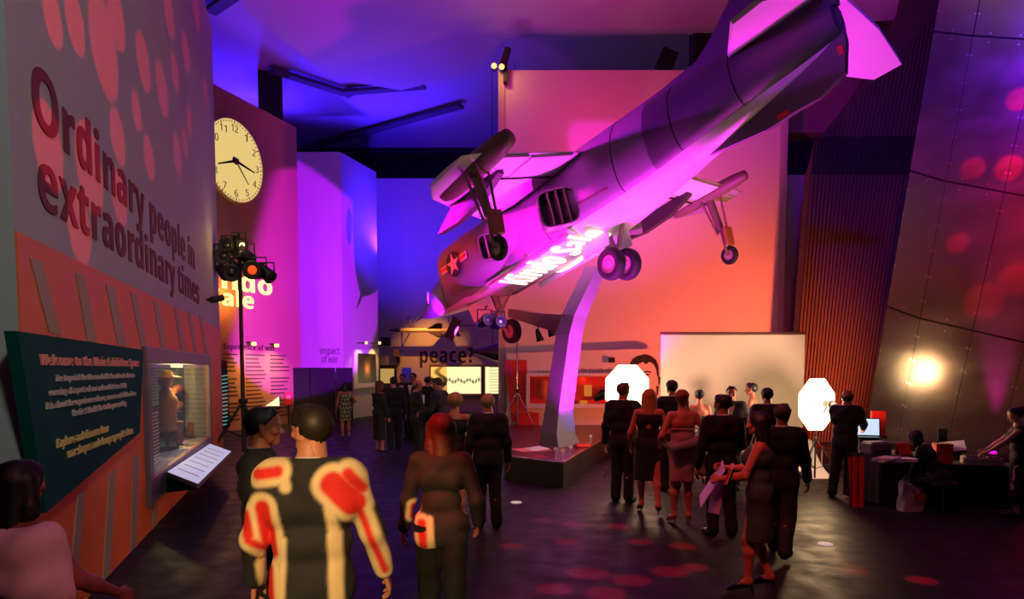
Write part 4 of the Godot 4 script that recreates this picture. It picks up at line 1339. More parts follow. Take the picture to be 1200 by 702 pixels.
func nozzle(parent: Node3D, c: Vector3, n: Vector3, hw: float, hh: float, root: Vector3, vanes: int) -> void:
	var f := Fr.new(c, Vector3.UP.cross(n), Vector3.UP)
	var ring := func(o: Vector3, a: float, h: float) -> Array:
		var r := []
		for j in 28:
			var t := TAU * j / 28
			var cx := cos(t)
			var sy := sin(t)
			r.append(o + f.u * (a * signf(cx) * pow(absf(cx), 0.45)) + f.v * (h * signf(sy) * pow(absf(sy), 0.45)))
		return r
	var b := B.new()
	b.grid([ring.call(root, hw * 0.8, hh * 0.95), ring.call(root.lerp(c, 0.5), hw * 0.95, hh * 0.98), ring.call(c - f.n * 0.12, hw, hh), ring.call(c, hw, hh), ring.call(c + f.n * 0.01, hw * 0.97, hh * 0.97)], true, false, false)
	b.grid([ring.call(c + f.n * 0.01, hw * 0.97, hh * 0.97), ring.call(c, hw * 0.90, hh * 0.90)], true, true, false)
	var o := obj("nozzle", b, mt(Color(0.40, 0.36, 0.38), 0.45), parent)
	b = B.new()
	b.grid([ring.call(c, hw * 0.90, hh * 0.90), ring.call(c - f.n * 0.30, hw * 0.8, hh * 0.85)], true, true, false)
	var back: Array = ring.call(c - f.n * 0.30, hw * 0.8, hh * 0.85)
	for j in 28:
		b.tri(c - f.n * 0.30, back[j], back[(j + 1) % 28])
	obj("nozzle_throat", b, M.black, o)
	for k in vanes:
		var t := (k + 1.0) / (vanes + 1.0) * 2.0 - 1.0
		b = B.new()
		b.box(c + f.u * (hw * 0.86 * t) - f.n * 0.10, Vector3(0.035, hh * 1.75, 0.2), f.b() * Basis.from_euler(Vector3(0, 0.25, 0)), 0.008)
		obj("vane", b, mt(Color(0.55, 0.40, 0.42), 0.4), o)

func aircraft() -> void:
	var t := thing("jump_jet", "grey camouflaged jump jet hung nose-down on the bent pylon, lit magenta from below", "aircraft")
	t.transform = Transform3D(Basis.from_euler(Vector3(-0.26017533, 0.65262222, 0.08752092)), Vector3(-2.71475115, 3.74705726, -20.58000583))
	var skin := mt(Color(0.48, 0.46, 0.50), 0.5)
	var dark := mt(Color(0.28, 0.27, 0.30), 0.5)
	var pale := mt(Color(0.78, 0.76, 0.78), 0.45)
	var b := B.new()
	var P := []
	var Q := []
	for k in 12:
		P.append(hull_side(k * 1.2 / 11.0))
		Q.append(hull_belly(k * 1.2 / 11.0))
	b.grid(P, false, false, false)
	b.grid(Q, false, false, false, Vector3.DOWN)
	obj("nose_cone", b, dark, t)
	P = []
	Q = []
	for k in 60:
		var z := lerpf(1.2, 13.05, k / 59.0)
		P.append(hull_side(z))
		Q.append(hull_belly(z))
	b = B.new()
	b.grid(P.slice(0, 43), false, false, false)
	obj("fuselage", b, skin, t)
	b = B.new()
	b.grid(P.slice(42), false, false, false)
	var e: Array = P[-1] + []
	var mid := Vector3(0, 0.2, 13.05)
	for j in e.size() - 1:
		b.tri(mid, e[j + 1], e[j])
	b.tri(mid, e[0], e[e.size() - 1])
	obj("rear_fuselage", b, dark, t)
	b = B.new()
	b.grid(Q, false, false, false, Vector3.DOWN)
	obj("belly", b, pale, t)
	b = B.new()
	b.tube([Vector3(0, -0.15, 0.05), Vector3(0, -0.17, -0.45)], [0.03, 0.01], 8)
	obj("pitot_probe", b, M.darkmetal, t)
	# panel lines round the hull
	for z in [2.1, 2.9, 6.9, 8.9, 10.2, 11.4]:
		b = B.new()
		b.tube(hull_side(z), [0.010], 5)
		obj("panel_line", b, M.shade, t)
	# canopy
	P = []
	for k in 12:
		var s := k / 11.0
		var z := lerpf(1.5, 3.9, s)
		var w := 0.40 * pow(sin(PI * clampf(s, 0.02, 0.98)), 0.55)
		var y0: float = sect(z)[2] - 0.16
		var r := []
		for j in 17:
			var a := PI * j / 16.0
			r.append(Vector3(-cos(a) * w, y0 + sin(a) * w * 1.25, z))
		P.append(r)
	b = B.new()
	b.grid(P, false, false, false)
	obj("canopy", b, mt(Color(0.06, 0.06, 0.08), 0.12), t)
	# air intakes on the sides
	for s in [-1.0, 1.0]:
		var ring := func(z: float, hw: float, hh: float, cx: float) -> Array:
			var r := []
			for j in 28:
				var a := TAU * j / 28
				r.append(Vector3(s * cx + hw * signf(cos(a)) * pow(absf(cos(a)), 0.75), -0.02 + hh * signf(sin(a)) * pow(absf(sin(a)), 0.8), z))
			return r
		b = B.new()
		b.grid([ring.call(3.05, 0.46, 0.56, 0.72), ring.call(3.1, 0.52, 0.62, 0.72), ring.call(3.3, 0.56, 0.66, 0.72), ring.call(4.2, 0.58, 0.66, 0.72), ring.call(5.0, 0.55, 0.62, 0.70), ring.call(5.8, 0.44, 0.52, 0.66), ring.call(6.6, 0.25, 0.4, 0.62)], true, false, false)
		var it := obj("air_intake", b, skin, t)
		b = B.new()
		b.grid([ring.call(3.05, 0.46, 0.56, 0.72), ring.call(3.9, 0.38, 0.45, 0.66)], true, true, false)
		var bk: Array = ring.call(3.9, 0.38, 0.45, 0.66)
		for j in 28:
			b.tri(Vector3(s * 0.66, -0.02, 3.9), bk[(j + 1) % 28], bk[j])
		obj("intake_throat", b, M.black, it)
		nozzle(t, Vector3(s * 1.34, -0.24, 5.42), Vector3(s * 0.55, -0.45, 0.75).normalized(), 0.22, 0.30, Vector3(s * 0.95, -0.1, 5.0), 2)
		nozzle(t, Vector3(s * 1.2, -0.34, 7.66), Vector3(s * 0.62, -0.28, 0.72).normalized(), 0.40, 0.40, Vector3(s * 0.70, -0.2, 7.0), 3)
		# hot shield behind the rear nozzle
		boxed("heat_shield", Vector3(s * 0.80, -0.05, 8.25), Vector3(0.04, 0.75, 0.8), mt(Color(0.5, 0.4, 0.42), 0.35, 0.6), t, Basis.from_euler(Vector3(0, s * -0.16, s * 0.12)), 0.015)
		# wing
		var rows := []
		for k in 9:
			var q := k / 8.0
			var xs := lerpf(0.55, 4.05, q)
			var le := lerpf(4.75, 7.15, q) + (0.35 if k == 8 else 0.0)
			var te := lerpf(8.18, 8.66, q) - (0.1 if k == 8 else 0.0)
			var th := lerpf(0.14, 0.05, q)
			var y := 0.75 - 0.2 * xs
			var r := []
			for j in 20:
				var a := TAU * j / 20
				var cz := 0.5 - 0.5 * cos(a)
				var prof := sin(a) * th * (1.15 - 0.75 * cz)
				r.append(Vector3(s * xs, y + prof, lerpf(le, te, cz)))
			rows.append(r)
		b = B.new()
		b.grid(rows)
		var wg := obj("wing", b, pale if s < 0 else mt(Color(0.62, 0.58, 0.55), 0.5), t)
		var f := Fr.new(Vector3(s * 0.55, 0.64, 0), Vector3(s, -0.2, 0), Vector3(0, 0, 1))
		var down := -1.0 if f.n.y > 0 else 1.0
		for q in [[0.5, 1.75, 7.45, 8.24], [1.85, 2.75, 7.72, 8.40]]:
			b = B.new()
			b.prism(PackedVector2Array([Vector2(q[0], q[2]), Vector2(q[1], q[2] + 0.12), Vector2(q[1], q[3] + 0.1), Vector2(q[0], q[3])]), Transform3D(f.b(), f.o + f.n * down * 0.05), -0.025, 0.025)
			obj("flap", b, pale, wg)
		# dark line along the flap hinge, underwing pylon
		b = B.new()
		b.tube([f.p(0.4, 7.38, down * 0.10), f.p(3.0, 7.72, down * 0.075)], [0.018], 6)
		obj("hinge_line", b, M.shade, wg)
		b = B.new()
		b.prism(PackedVector2Array([Vector2(5.75, -0.16), Vector2(6.5, 0.16), Vector2(8.0, 0.16), Vector2(8.0, 0.04), Vector2(7.3, -0.18), Vector2(6.5, -0.24)]), Transform3D(Basis(Vector3(0, 0, 1), Vector3.UP, Vector3(-1, 0, 0)), Vector3(s * 2.8, 0, 0)), -0.08, 0.08)
		obj("underwing_pylon", b, mt(Color(0.20, 0.18, 0.17), 0.5), t)
		# outrigger pod, leg and wheel
		var py := 0.75 - 0.2 * 3.43 - 0.04
		var fat_pod := 1.3 if s < 0 else 1.0
		b = B.new()
		b.lathe([[0.0, 0.0], [0.11 * fat_pod, 0.03], [0.15 * fat_pod, 0.2], [0.17 * fat_pod, 0.6], [0.17 * fat_pod, 1.3], [0.15 * fat_pod, 1.8], [0.11 * fat_pod, 2.1], [0.0, 2.16]], Transform3D(Basis.from_euler(Vector3(PI / 2, 0, 0)), Vector3(s * 3.43, py + 0.03, 7.0)), 20)
		var tan2 := mt(Color(0.42, 0.34, 0.28), 0.5)
		obj("outrigger_pod", b, tan2, t)
		var ow := Vector3(s * 3.43, -1.5, 8.2)
		b = B.new()
		b.tube([Vector3(s * 3.43, py, 8.05), ow + Vector3(0, 0.62, -0.05)], [0.10, 0.085], 12)
		b.tube([Vector3(s * 3.43 + 0.1, py, 8.3), ow + Vector3(0.08, 0.55, 0.06)], [0.025], 8)
		b.tube([Vector3(s * 3.43 - 0.12, py, 7.9), ow + Vector3(-0.1, 0.55, -0.1)], [0.025], 8)
		b.tube([ow + Vector3(0, 0.6, -0.03), ow + Vector3(0.09, 0.25, 0), ow + Vector3(0.09, 0.0, 0)], [0.05, 0.035, 0.03], 8)
		b.tube([ow + Vector3(0, 0.6, -0.03), ow + Vector3(-0.09, 0.25, 0), ow + Vector3(-0.09, 0.0, 0)], [0.05, 0.035, 0.03], 8)
		var lg := obj("outrigger_leg", b, tan2, t)
		b = B.new()
		b.box(ow + Vector3(0, 0.44, 0.10), Vector3(0.30, 0.44, 0.08), Basis.from_euler(Vector3(0.08, 0, 0)), 0.02)
		obj("leg_fairing", b, mt(Color(0.55, 0.30, 0.20), 0.5), lg)
		wheel(t, ow, 0.215, 0.13)
		# tailplane
		var tf := Fr.new(Vector3(s * 0.3, 0.62, 11.35), Vector3(s * 1.85, -0.66, 0), Vector3(0, 0, 1))
		b = B.new()
		b.prism(PackedVector2Array([Vector2(-0.1, 0.0), Vector2(1.96, 1.2), Vector2(1.98, 1.66), Vector2(1.0, 1.78), Vector2(-0.1, 1.75)]), Transform3D(tf.b(), tf.o), -0.035, 0.035)
		obj("tailplane", b, pale, t)
		# belly strake
		b = B.new()
		b.box(Vector3(s * 0.80, -0.82, 5.9), Vector3(0.10, 0.14, 2.9), Basis.from_euler(Vector3(0, 0, s * 0.3)), 0.04)
		obj("strake", b, pale, t)
	# fin, ventral fin
	var side := Basis(Vector3(0, 0, 1), Vector3.UP, Vector3(-1, 0, 0))
	b = B.new()
	b.prism(PackedVector2Array([Vector2(8.2, 0.9), Vector2(8.6, 1.06), Vector2(9.9, 1.02), Vector2(10.7, 1.05), Vector2(11.1, 1.26), Vector2(11.7, 1.7), Vector2(12.6, 2.7), Vector2(13.4, 2.7), Vector2(13.1, 0.4), Vector2(9.6, 0.5)]), Transform3D(side, Vector3.ZERO), -0.07, 0.07)
	obj("tail_fin", b, dark, t)
	b = B.new()
	b.prism(PackedVector2Array([Vector2(10.45, -0.60), Vector2(11.6, -0.76), Vector2(12.1, -0.74), Vector2(12.5, -0.76), Vector2(12.95, -0.62), Vector2(13.08, -0.2), Vector2(13.1, 0.3), Vector2(12.4, 0.1), Vector2(11.2, -0.25), Vector2(10.3, -0.5)]), Transform3D(side, Vector3.ZERO), -0.05, 0.05)
	var vf := obj("ventral_fin", b, dark, t)
	boxed("red_marking", Vector3(-0.055, -0.68, 11.9), Vector3(0.012, 0.08, 0.2), M.red, vf, Basis.from_euler(Vector3(0.05, 0, 0)), 0.0)
	boxed("red_marking", Vector3(-0.055, -0.28, 12.98), Vector3(0.012, 0.14, 0.08), M.red, vf, Basis.IDENTITY, 0.0)
	# national roundel on the port intake, number on the nose
	var rf := Fr.new(Vector3(-1.315, -0.08, 3.95), Vector3(0, 0, 1), Vector3(0, 1, 0.1))
	var navy := mt(Color(0.05, 0.06, 0.20), 0.5)
	b = B.new()
	b.lathe([[0.0, 0.0], [0.30, 0.0], [0.30, 0.03], [0.0, 0.03]], Transform3D(Basis(rf.u, rf.n, rf.u.cross(rf.n)), rf.o), 32)
	var ro := obj("roundel", b, navy, t)
	var star := PackedVector2Array()
	for k in 10:
		var a := PI / 2 + k * PI / 5
		star.append(Vector2(cos(a), sin(a)) * (0.27 if k % 2 == 0 else 0.105))
	b = B.new()
	b.prism(star, Transform3D(rf.b(), rf.o), 0.03, 0.04)
	obj("star", b, mt(Color(0.95, 0.85, 0.8), 0.5), ro)
	for k in [-1, 1]:
		b = B.new()
		b.box(rf.p(k * 0.42, 0.02, 0.012), Vector3(0.28, 0.17, 0.024), rf.b())
		var bar := obj("bar", b, mt(Color(0.9, 0.8, 0.76), 0.5), ro)
		b = B.new()
		b.box(rf.p(k * 0.42, 0.02, 0.028), Vector3(0.28, 0.05, 0.01), rf.b())
		obj("red_stripe", b, M.red, ro)
	var xf := t.transform
	var wf := func(o: Vector3, u: Vector3, v: Vector3) -> Fr:
		return Fr.new(xf * o, xf.basis * u, xf.basis * v)
	words("0", wf.call(Vector3(-0.40, -0.14, 1.05), Vector3(-0.35, 0.25, 1), Vector3(0.2, 1, 0)), 0.0, 0.24, 0.0, 0.34, 0.0, 0.02, mt(Color(0.8, 0.78, 0.85), 0.5), t)
	# projected lettering on the belly, built as glowing letters
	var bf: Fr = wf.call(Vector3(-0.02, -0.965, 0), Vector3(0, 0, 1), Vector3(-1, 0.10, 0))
	words("Kindo Sale", bf, 4.9, 7.9, 0.05, 0.80, 0.0, 0.02, M.projected_glow, t)
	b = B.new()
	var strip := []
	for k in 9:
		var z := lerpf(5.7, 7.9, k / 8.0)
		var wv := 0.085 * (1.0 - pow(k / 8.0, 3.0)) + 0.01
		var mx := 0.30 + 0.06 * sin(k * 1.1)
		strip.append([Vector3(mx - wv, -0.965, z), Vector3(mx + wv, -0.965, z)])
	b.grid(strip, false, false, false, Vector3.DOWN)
	obj("lettering", b, M.projected_glow, t)  # projected swoosh built as a glowing strip
	omni(xf * Vector3(-0.4, -1.5, 6.0), Color(1.0, 0.6, 0.9), 1.2, 0.15)  # added lamp for the glow around the belly letters
	# nose gear and main gear
	b = B.new()
	var nw := Vector3(0, -1.83, 3.91)
	b.tube([Vector3(0, -0.7, 3.55), Vector3(0, -1.25, 3.65)], [0.11, 0.10], 12)
	b.tube([Vector3(0.18, -0.72, 4.2), Vector3(0.02, -1.2, 3.7)], [0.035], 8)
	b.tube([Vector3(0, -1.22, 3.64), Vector3(-0.17, -1.42, 3.7), nw + Vector3(-0.16, 0, 0)], [0.07, 0.055, 0.045], 10)
	b.tube([nw + Vector3(-0.17, 0, 0), nw + Vector3(0.15, 0, 0)], [0.04], 10)
	obj("nose_gear", b, mt(Color(0.55, 0.42, 0.36), 0.45), t)
	wheel(t, nw, 0.31, 0.22)
	boxed("gear_door", Vector3(-0.22, -1.0, 3.2), Vector3(0.03, 0.45, 0.9), pale, t, Basis.from_euler(Vector3(0, 0.1, 0.25)), 0.01)
	b = B.new()
	b.tube([Vector3(0, -0.8, 7.6), Vector3(0, -1.58, 7.8)], [0.14, 0.10], 14)
	b.tube([Vector3(-0.3, -1.6, 7.81), Vector3(0.3, -1.6, 7.81)], [0.06], 12)
	b.tube([Vector3(0, -0.8, 8.2), Vector3(0, -1.4, 7.8)], [0.05], 8)
	obj("main_gear", b, mt(Color(0.55, 0.42, 0.45), 0.45), t)
	for s in [-1, 1]:
		wheel(t, Vector3(s * 0.24, -1.6, 7.81), 0.335, 0.24)
	boxed("gear_door", Vector3(0.32, -1.05, 7.6), Vector3(0.03, 0.4, 0.8), pale, t, Basis.from_euler(Vector3(0, 0, 0.2)), 0.01)
	boxed("gear_door", Vector3(-0.32, -1.05, 7.6), Vector3(0.03, 0.4, 0.8), pale, t, Basis.from_euler(Vector3(0, 0, -0.2)), 0.01)

# ------------------------------------------------------------------ stands and lights on stands
func tripod(t: Node3D, h: float, r: float, m: Material, thick := 0.018, hub := 0.7) -> void:
	var b := B.new()
	b.tube([Vector3(0, 0.12, 0), Vector3(0, h, 0)], [thick, thick * 0.8], 10)
	obj("pole", b, m, t)
	for k in 3:
		var a := TAU * k / 3 + 0.5
		b = B.new()
		b.tube([Vector3(0, hub, 0), Vector3(cos(a) * r, 0.015, sin(a) * r)], [thick * 0.7], 8)
		b.tube([Vector3(0, hub * 0.35, 0), Vector3(cos(a) * r * 0.5, hub * 0.5, sin(a) * r * 0.5)], [thick * 0.45], 6)
		obj("leg", b, m, t)
	b = B.new()
	b.lathe([[0.0, hub - 0.05], [thick * 2, hub - 0.05], [thick * 2, hub + 0.05], [0.0, hub + 0.05]], Transform3D.IDENTITY, 12)
	obj("collar", b, M.black, t)

func stands() -> void:
	# light tree on the left
	var base := at(286, 520, 15.8)
	base.y = 0
	var t := thing("light_tree", "tall black lighting stand carrying a cluster of lamps on the left", "light stand", base)
	tripod(t, at(282, 280, 15.8).y, 0.8, M.black, 0.05, 1.3)
	var lamps := [[280, 284, 0.16, 0.9, 0], [262, 300, 0.20, 0.3, 1], [270, 290, 0.2, -0.2, 1], [300, 318, 0.24, 0.0, 2], [270, 318, 0.22, 0.5, 1], [312, 320, 0.18, 1.2, 1], [288, 300, 0.2, -0.6, 1], [262, 318, 0.18, 0.8, 1]]
	for q in lamps:
		var p := local(t, at(q[0], q[1], 15.7))
		var bs := Basis.from_euler(Vector3(PI / 2 + q[3] * 0.6, q[3], 0))
		var b := B.new()
		b.lathe([[0.0, -q[2]], [q[2] * 0.6, -q[2]], [q[2] * 0.75, 0.0], [q[2] * 0.9, q[2]], [q[2] * 0.8, q[2] * 1.02], [0.0, q[2] * 0.85]], Transform3D(bs, p), 16)
		var o := obj("lamp_can", b, M.black, t)
		b = B.new()
		b.lathe([[0.0, q[2] * 0.9], [q[2] * 0.7, q[2] * 0.9], [0.0, q[2] * 1.0]], Transform3D(bs, p), 14)
		obj("lens", b, [glow(Color(1.0, 0.85, 0.55), 2.5), mt(Color(0.15, 0.13, 0.14), 0.15), glow(Color(1.0, 0.22, 0.03), 2.2)][q[4]], o)
		b = B.new()
		b.tube([p + Vector3(q[2], 0, 0), p + Vector3(q[2], q[2] * 1.3, 0), p + Vector3(-q[2], q[2] * 1.3, 0), p + Vector3(-q[2], 0, 0)], [0.02], 6)
		b.tube([p + Vector3(0, q[2] * 1.3, 0), p.lerp(Vector3(0, p.y, 0), 0.9) + Vector3(0, 0.15, 0)], [0.025], 6)
		obj("yoke", b, M.black, o)
	var b := B.new()
	b.tube([local(t, at(258, 312, 15.8)), local(t, at(316, 316, 15.8))], [0.035], 8)
	b.tube([local(t, at(262, 296, 15.9)), local(t, at(300, 300, 15.9))], [0.03], 8)
	obj("cross_bar", b, M.black, t)
	omni(at(281, 283, 15.3), Color(1.0, 0.8, 0.5), 0.3, 0.05)
	# chrome stand on the platform
	var c := at(606, 500, 18.6)
	c.y = 0.44
	t = thing("chrome_light_stand", "chrome tripod light stand on the platform under the nose wheel", "light stand", c)
	tripod(t, at(603, 402, 18.6).y - 0.44, 0.55, M.chrome, 0.022, 1.0)
	# photographer's umbrella lights
	for q in [[735, 456, 12.9, 27, 29, "glowing white octagonal umbrella light left of the backdrop behind the guests", 0.15], [957, 474, 12.0, 25, 31, "glowing white octagonal umbrella light right of the backdrop beside the laptop", 0.25]]:
		var p := at(q[0], q[1], q[2])
		t = thing("umbrella_light", q[5], "studio light", Vector3(p.x, 0, p.z))
		tripod(t, p.y, 0.55, M.black, 0.016, 0.8)
		var f := Fr.new(Vector3(0, p.y, 0), Vector3(1, 0, -q[6]))
		var rad: float = q[4] * q[2] / F
		var ring := func(r: float, d: float) -> Array:
			var a := []
			for k in 8:
				var w := TAU * (k + 0.5) / 8
				a.append(f.p(cos(w) * r * q[3] / q[4] * 1.06, sin(w) * r * 1.06, d))
			return a
		var rows := [ring.call(rad, 0.0), ring.call(rad * 0.75, 0.10), ring.call(rad * 0.4, 0.17), ring.call(0.02, 0.2)]
		b = B.new()
		for r in 3:
			for k in 8:
				b.quad(rows[r][k], rows[r][(k + 1) % 8], rows[r + 1][(k + 1) % 8], rows[r + 1][k])
		for k in 8:
			b.tri(f.p(0, 0, -0.06), rows[0][(k + 1) % 8], rows[0][k])
		obj("umbrella_light_cloth", b, glow(Color(1.0, 0.88, 0.64), 10.0), t)
		for k in 8:
			b = B.new()
			b.tube([rows[0][k], rows[1][k], rows[2][k], rows[3][k]], [0.004], 5)
			obj("rib", b, M.chrome, t)
		if q[0] < 900:
			omni(p + f.n * 0.5, Color(1.0, 0.80, 0.70), 2.4, 0.3)
			continue
		b = B.new()
		b.lathe([[0.0, -0.14], [0.06, -0.14], [0.07, 0.1], [0.05, 0.14], [0.0, 0.14]], Transform3D(Basis.from_euler(Vector3(PI / 2, 0, 0)), Vector3(0.07, p.y + 0.02, 0.34)), 14)
		obj("flash_head", b, M.black, t)
		b = B.new()
		b.tube([Vector3(0.07, p.y + 0.02, 0.3), Vector3(0.02, p.y - 0.3, 0.05)], [0.014], 6)
		obj("flash_bracket", b, M.black, t)
		spot(p + f.n * 0.95 + Vector3(-0.1, 0.2, 0), Vector3(3.7, 1.7, -13.6), Color(1.0, 0.80, 0.70), 12.0, 52, 0.6, 0.25)
		omni(p + f.n * 0.34, Color(1.0, 0.80, 0.58), 5.5, 0.22)

# ------------------------------------------------------------------ tables on the right
func table(label: String, c: Vector3, w: float, d: float, h: float, turn: float, cloth: Material) -> Node3D:
	var t := thing("cloth_table", label, "table", c, turn)
	boxed("tabletop", Vector3(0, h - 0.02, 0), Vector3(w, 0.04, d), cloth, t)
	var P := []
	for k in 6:
		var y := lerpf(h, 0.04, k / 5.0)
		var fl := k / 5.0
		var ring := []
		for j in 64:
			var s := j / 16.0
			var e := int(s)
			var q := s - e
			var cx := [Vector2(-1, 1), Vector2(1, 1), Vector2(1, -1), Vector2(-1, -1)]
			var p: Vector2 = cx[e].lerp(cx[(e + 1) % 4], q)
			var out := 1.0 + 0.03 * fl * sin(j * 1.9)
			ring.append(Vector3(p.x * w * 0.5 * out + 0.0, y, p.y * d * 0.5 * out))
		P.append(ring)
	var b := B.new()
	b.grid(P, true, false, false)
	obj("cloth_skirt", b, cloth, t)
	return t

func tables() -> void:
	var cloth := mt(Color(0.045, 0.045, 0.05), 0.9)
	var c := gp(1044, 592)
	c.y = 0
	var h := 0.74
	table("black cloth table holding papers and a printer beside the man at the laptop", c + Vector3(0.18, 0, -0.35), 1.05, 0.8, h, 12, cloth)
	var rc := thing("red_cloth", "red cloth hanging from the left end of the photographers' table", "cloth", Vector3(at(1002, 531, 9.95).x, 0.76, -9.95))
	var b := B.new()
	var P := []
	for k in 8:
		var row := []
		for j in 12:
			row.append(Vector3(-0.10 + 0.22 * j / 11.0, 0.0 - k * 0.105, 0.03 * sin(j * 1.3 + k * 0.2) + 0.01 * k))
		P.append(row)
	b.grid(P, false, false, false, Vector3(0, 0, 1))
	obj("drape", b, M.red, rc)
	# second table behind, to the right
	var c2 := at(1090, 540, 11.9)
	c2.y = 0
	table("black cloth table behind, along the foot of the steel wall", Vector3(at(1062, 500, 12.1).x, 0, -12.1), 1.6, 0.6, 0.74, -22, cloth)
	table("black cloth table carrying the music mixer at the far right", Vector3(at(1148, 545, 10.2).x, 0, -10.2), 1.2, 0.6, 0.62, -20, cloth)
	# things on the tables
	var y0 := h
	var pos := func(x: float, y: float, hh: float) -> Vector3: return gp(x, y, hh)
	var pr := thing("photo_printer", "grey photo printer on the table beside the man's arm", "printer", pos.call(1026, 532, y0), 10)
	b = B.new()
	b.box(Vector3(0, 0.09, 0), Vector3(0.36, 0.18, 0.28), Basis.IDENTITY, 0.02)
	obj("body", b, mt(Color(0.35, 0.34, 0.36), 0.5), pr)
	boxed("paper_slot", Vector3(0, 0.06, 0.142), Vector3(0.24, 0.03, 0.01), M.black, pr)
	boxed("lid", Vector3(0, 0.185, -0.02), Vector3(0.3, 0.015, 0.2), mt(Color(0.5, 0.48, 0.5), 0.4), pr)
	var lp := thing("laptop", "open laptop with a bright screen in front of the standing man", "laptop", at(1016, 511, 11.6), -18)
	boxed("keyboard_base", Vector3(0, -0.01, 0.1), Vector3(0.40, 0.02, 0.28), M.darkmetal, lp)
	boxed("lid", Vector3(0, 0.15, -0.06), Vector3(0.42, 0.32, 0.02), M.darkmetal, lp, Basis.from_euler(Vector3(-0.25, 0, 0)))
	b = B.new()
	b.box(Vector3(0, 0.152, -0.048), Vector3(0.38, 0.28, 0.004), Basis.from_euler(Vector3(-0.25, 0, 0)))
	obj("screen", b, glow(Color(0.80, 0.90, 1.0), 0.95), lp)
	boxed("stand_box", Vector3(0, -0.12, 0.05), Vector3(0.3, 0.2, 0.3), M.shade, lp)
	var rb := thing("red_board", "upright red board behind the laptop screen", "board", at(1029, 496, 11.75), -10)
	boxed("panel", Vector3(0, -0.01, 0), Vector3(0.24, 0.44, 0.03), M.red, rb)
	boxed("foot", Vector3(0, -0.23, 0), Vector3(0.26, 0.03, 0.2), M.black, rb)
	for q in [[1040, 541, 0.34, 8, "loose pile of photo papers at the left of the table top", 12], [1058, 540, 0.30, 5, "white photo papers in the middle of the table top", -15]]:
		var pp := thing("paper_pile", q[4], "papers", pos.call(q[0], q[1], y0), q[5])
		for k in q[3]:
			boxed("sheet", Vector3(0.01 * sin(k * 2.1), 0.004 + 0.008 * k, 0.01 * cos(k * 1.7)), Vector3(q[2], 0.006, 0.22), M.paper, pp, Basis.from_euler(Vector3(0, k * 0.07, 0)), 0.0)
	var fo := thing("red_folder", "red folder standing on the table behind the papers", "folder", pos.call(1060, 533, y0), 15)
	boxed("cover", Vector3(0, 0.09, 0), Vector3(0.22, 0.18, 0.012), M.red, fo, Basis.from_euler(Vector3(-0.35, 0, 0)), 0.0)
	boxed("cover", Vector3(0, 0.09, -0.06), Vector3(0.22, 0.18, 0.012), M.red, fo, Basis.from_euler(Vector3(0.25, 0, 0)), 0.0)
	var ts := thing("tilted_sheet", "white sheet on a tilted stand at the left of the mixer", "sheet", at(1112, 524, 10.25), -25)
	boxed("sheet", Vector3.ZERO, Vector3(0.42, 0.012, 0.30), M.paper, ts, Basis.from_euler(Vector3(0.45, 0, 0.18)), 0.0)
	b = B.new()
	b.tube([Vector3(0, -0.01, 0), Vector3(0, -0.24, 0)], [0.02], 8)
	obj("stand", b, M.black, ts)
	boxed("ledge", Vector3(0.0, -0.07, 0.15), Vector3(0.42, 0.03, 0.03), M.black, ts, Basis.from_euler(Vector3(0, 0, 0.18)))
	var rx := thing("red_box", "red box standing below the tilted white sheet", "box", Vector3(at(1104, 545, 10.2).x, 0.715, -10.2), -15)
	b = B.new()
	b.box(Vector3(0, 0.06, 0), Vector3(0.22, 0.30, 0.2), Basis.IDENTITY, 0.01)
	obj("carton", b, M.red, rx)
	boxed("lid", Vector3(0, 0.2, 0), Vector3(0.23, 0.03, 0.21), mt(Color(0.5, 0.05, 0.04), 0.5), rx)
	var bsp := thing("table_speaker", "small black upright speaker behind the seated woman", "speaker", at(1103, 511, 11.9), -20)
	b = B.new()
	b.box(Vector3(0, 0, 0), Vector3(0.16, 0.28, 0.16), Basis.IDENTITY, 0.02)
	obj("cabinet", b, M.black, bsp)
	b = B.new()
	b.lathe([[0.0, 0.0], [0.05, 0.0], [0.04, 0.012], [0.0, 0.006]], Transform3D(Basis.from_euler(Vector3(PI / 2, 0, 0)), Vector3(0, -0.04, 0.08)), 16)
	obj("cone", b, M.darkmetal, bsp)
	var mx := thing("music_mixer", "grey music mixer under the hands of the woman at the far right", "mixer", Vector3(at(1150, 548, 10.05).x, 0.625, -10.05), -20)
	b = B.new()
	b.box(Vector3(0, 0.06, 0), Vector3(0.48, 0.12, 0.34), Basis.IDENTITY, 0.015)
	obj("case", b, mt(Color(0.55, 0.52, 0.52), 0.4), mx)
	for k in 12:
		b = B.new()
		b.lathe([[0.0, 0.12], [0.012, 0.12], [0.012, 0.14], [0.0, 0.142]], Transform3D(Basis.IDENTITY, Vector3(-0.18 + 0.07 * (k % 6), 0, -0.08 + 0.12 * (k / 6))), 8)
		obj("knob", b, M.black, mx)
	for k in 2:
		b = B.new()
		b.lathe([[0.0, 0.12], [0.08, 0.12], [0.08, 0.135], [0.0, 0.137]], Transform3D(Basis.IDENTITY, Vector3(-0.13 + 0.26 * k, 0, 0.08)), 20)
		obj("platter", b, M.darkmetal, mx)
	# plastic carrier bag
	var bg := thing("carrier_bag", "white plastic carrier bag with red lettering on the floor before the table", "bag", gp(1068, 598), 8)
	P = []
	for k in 9:
		var s := k / 8.0
		var ring := []
		for j in 24:
			var a := TAU * j / 24
			var bulge := 1.0 + 0.06 * sin(a * 5 + k * 1.3)
			ring.append(Vector3(signf(cos(a)) * pow(absf(cos(a)), 0.5) * lerpf(0.19, 0.17, s) * bulge - 0.02 * s, s * 0.44 + (0.03 * sin(a * 3) if k == 8 else 0.0), signf(sin(a)) * pow(absf(sin(a)), 0.5) * lerpf(0.11, 0.05, s) * bulge))
		P.append(ring)
	b = B.new()
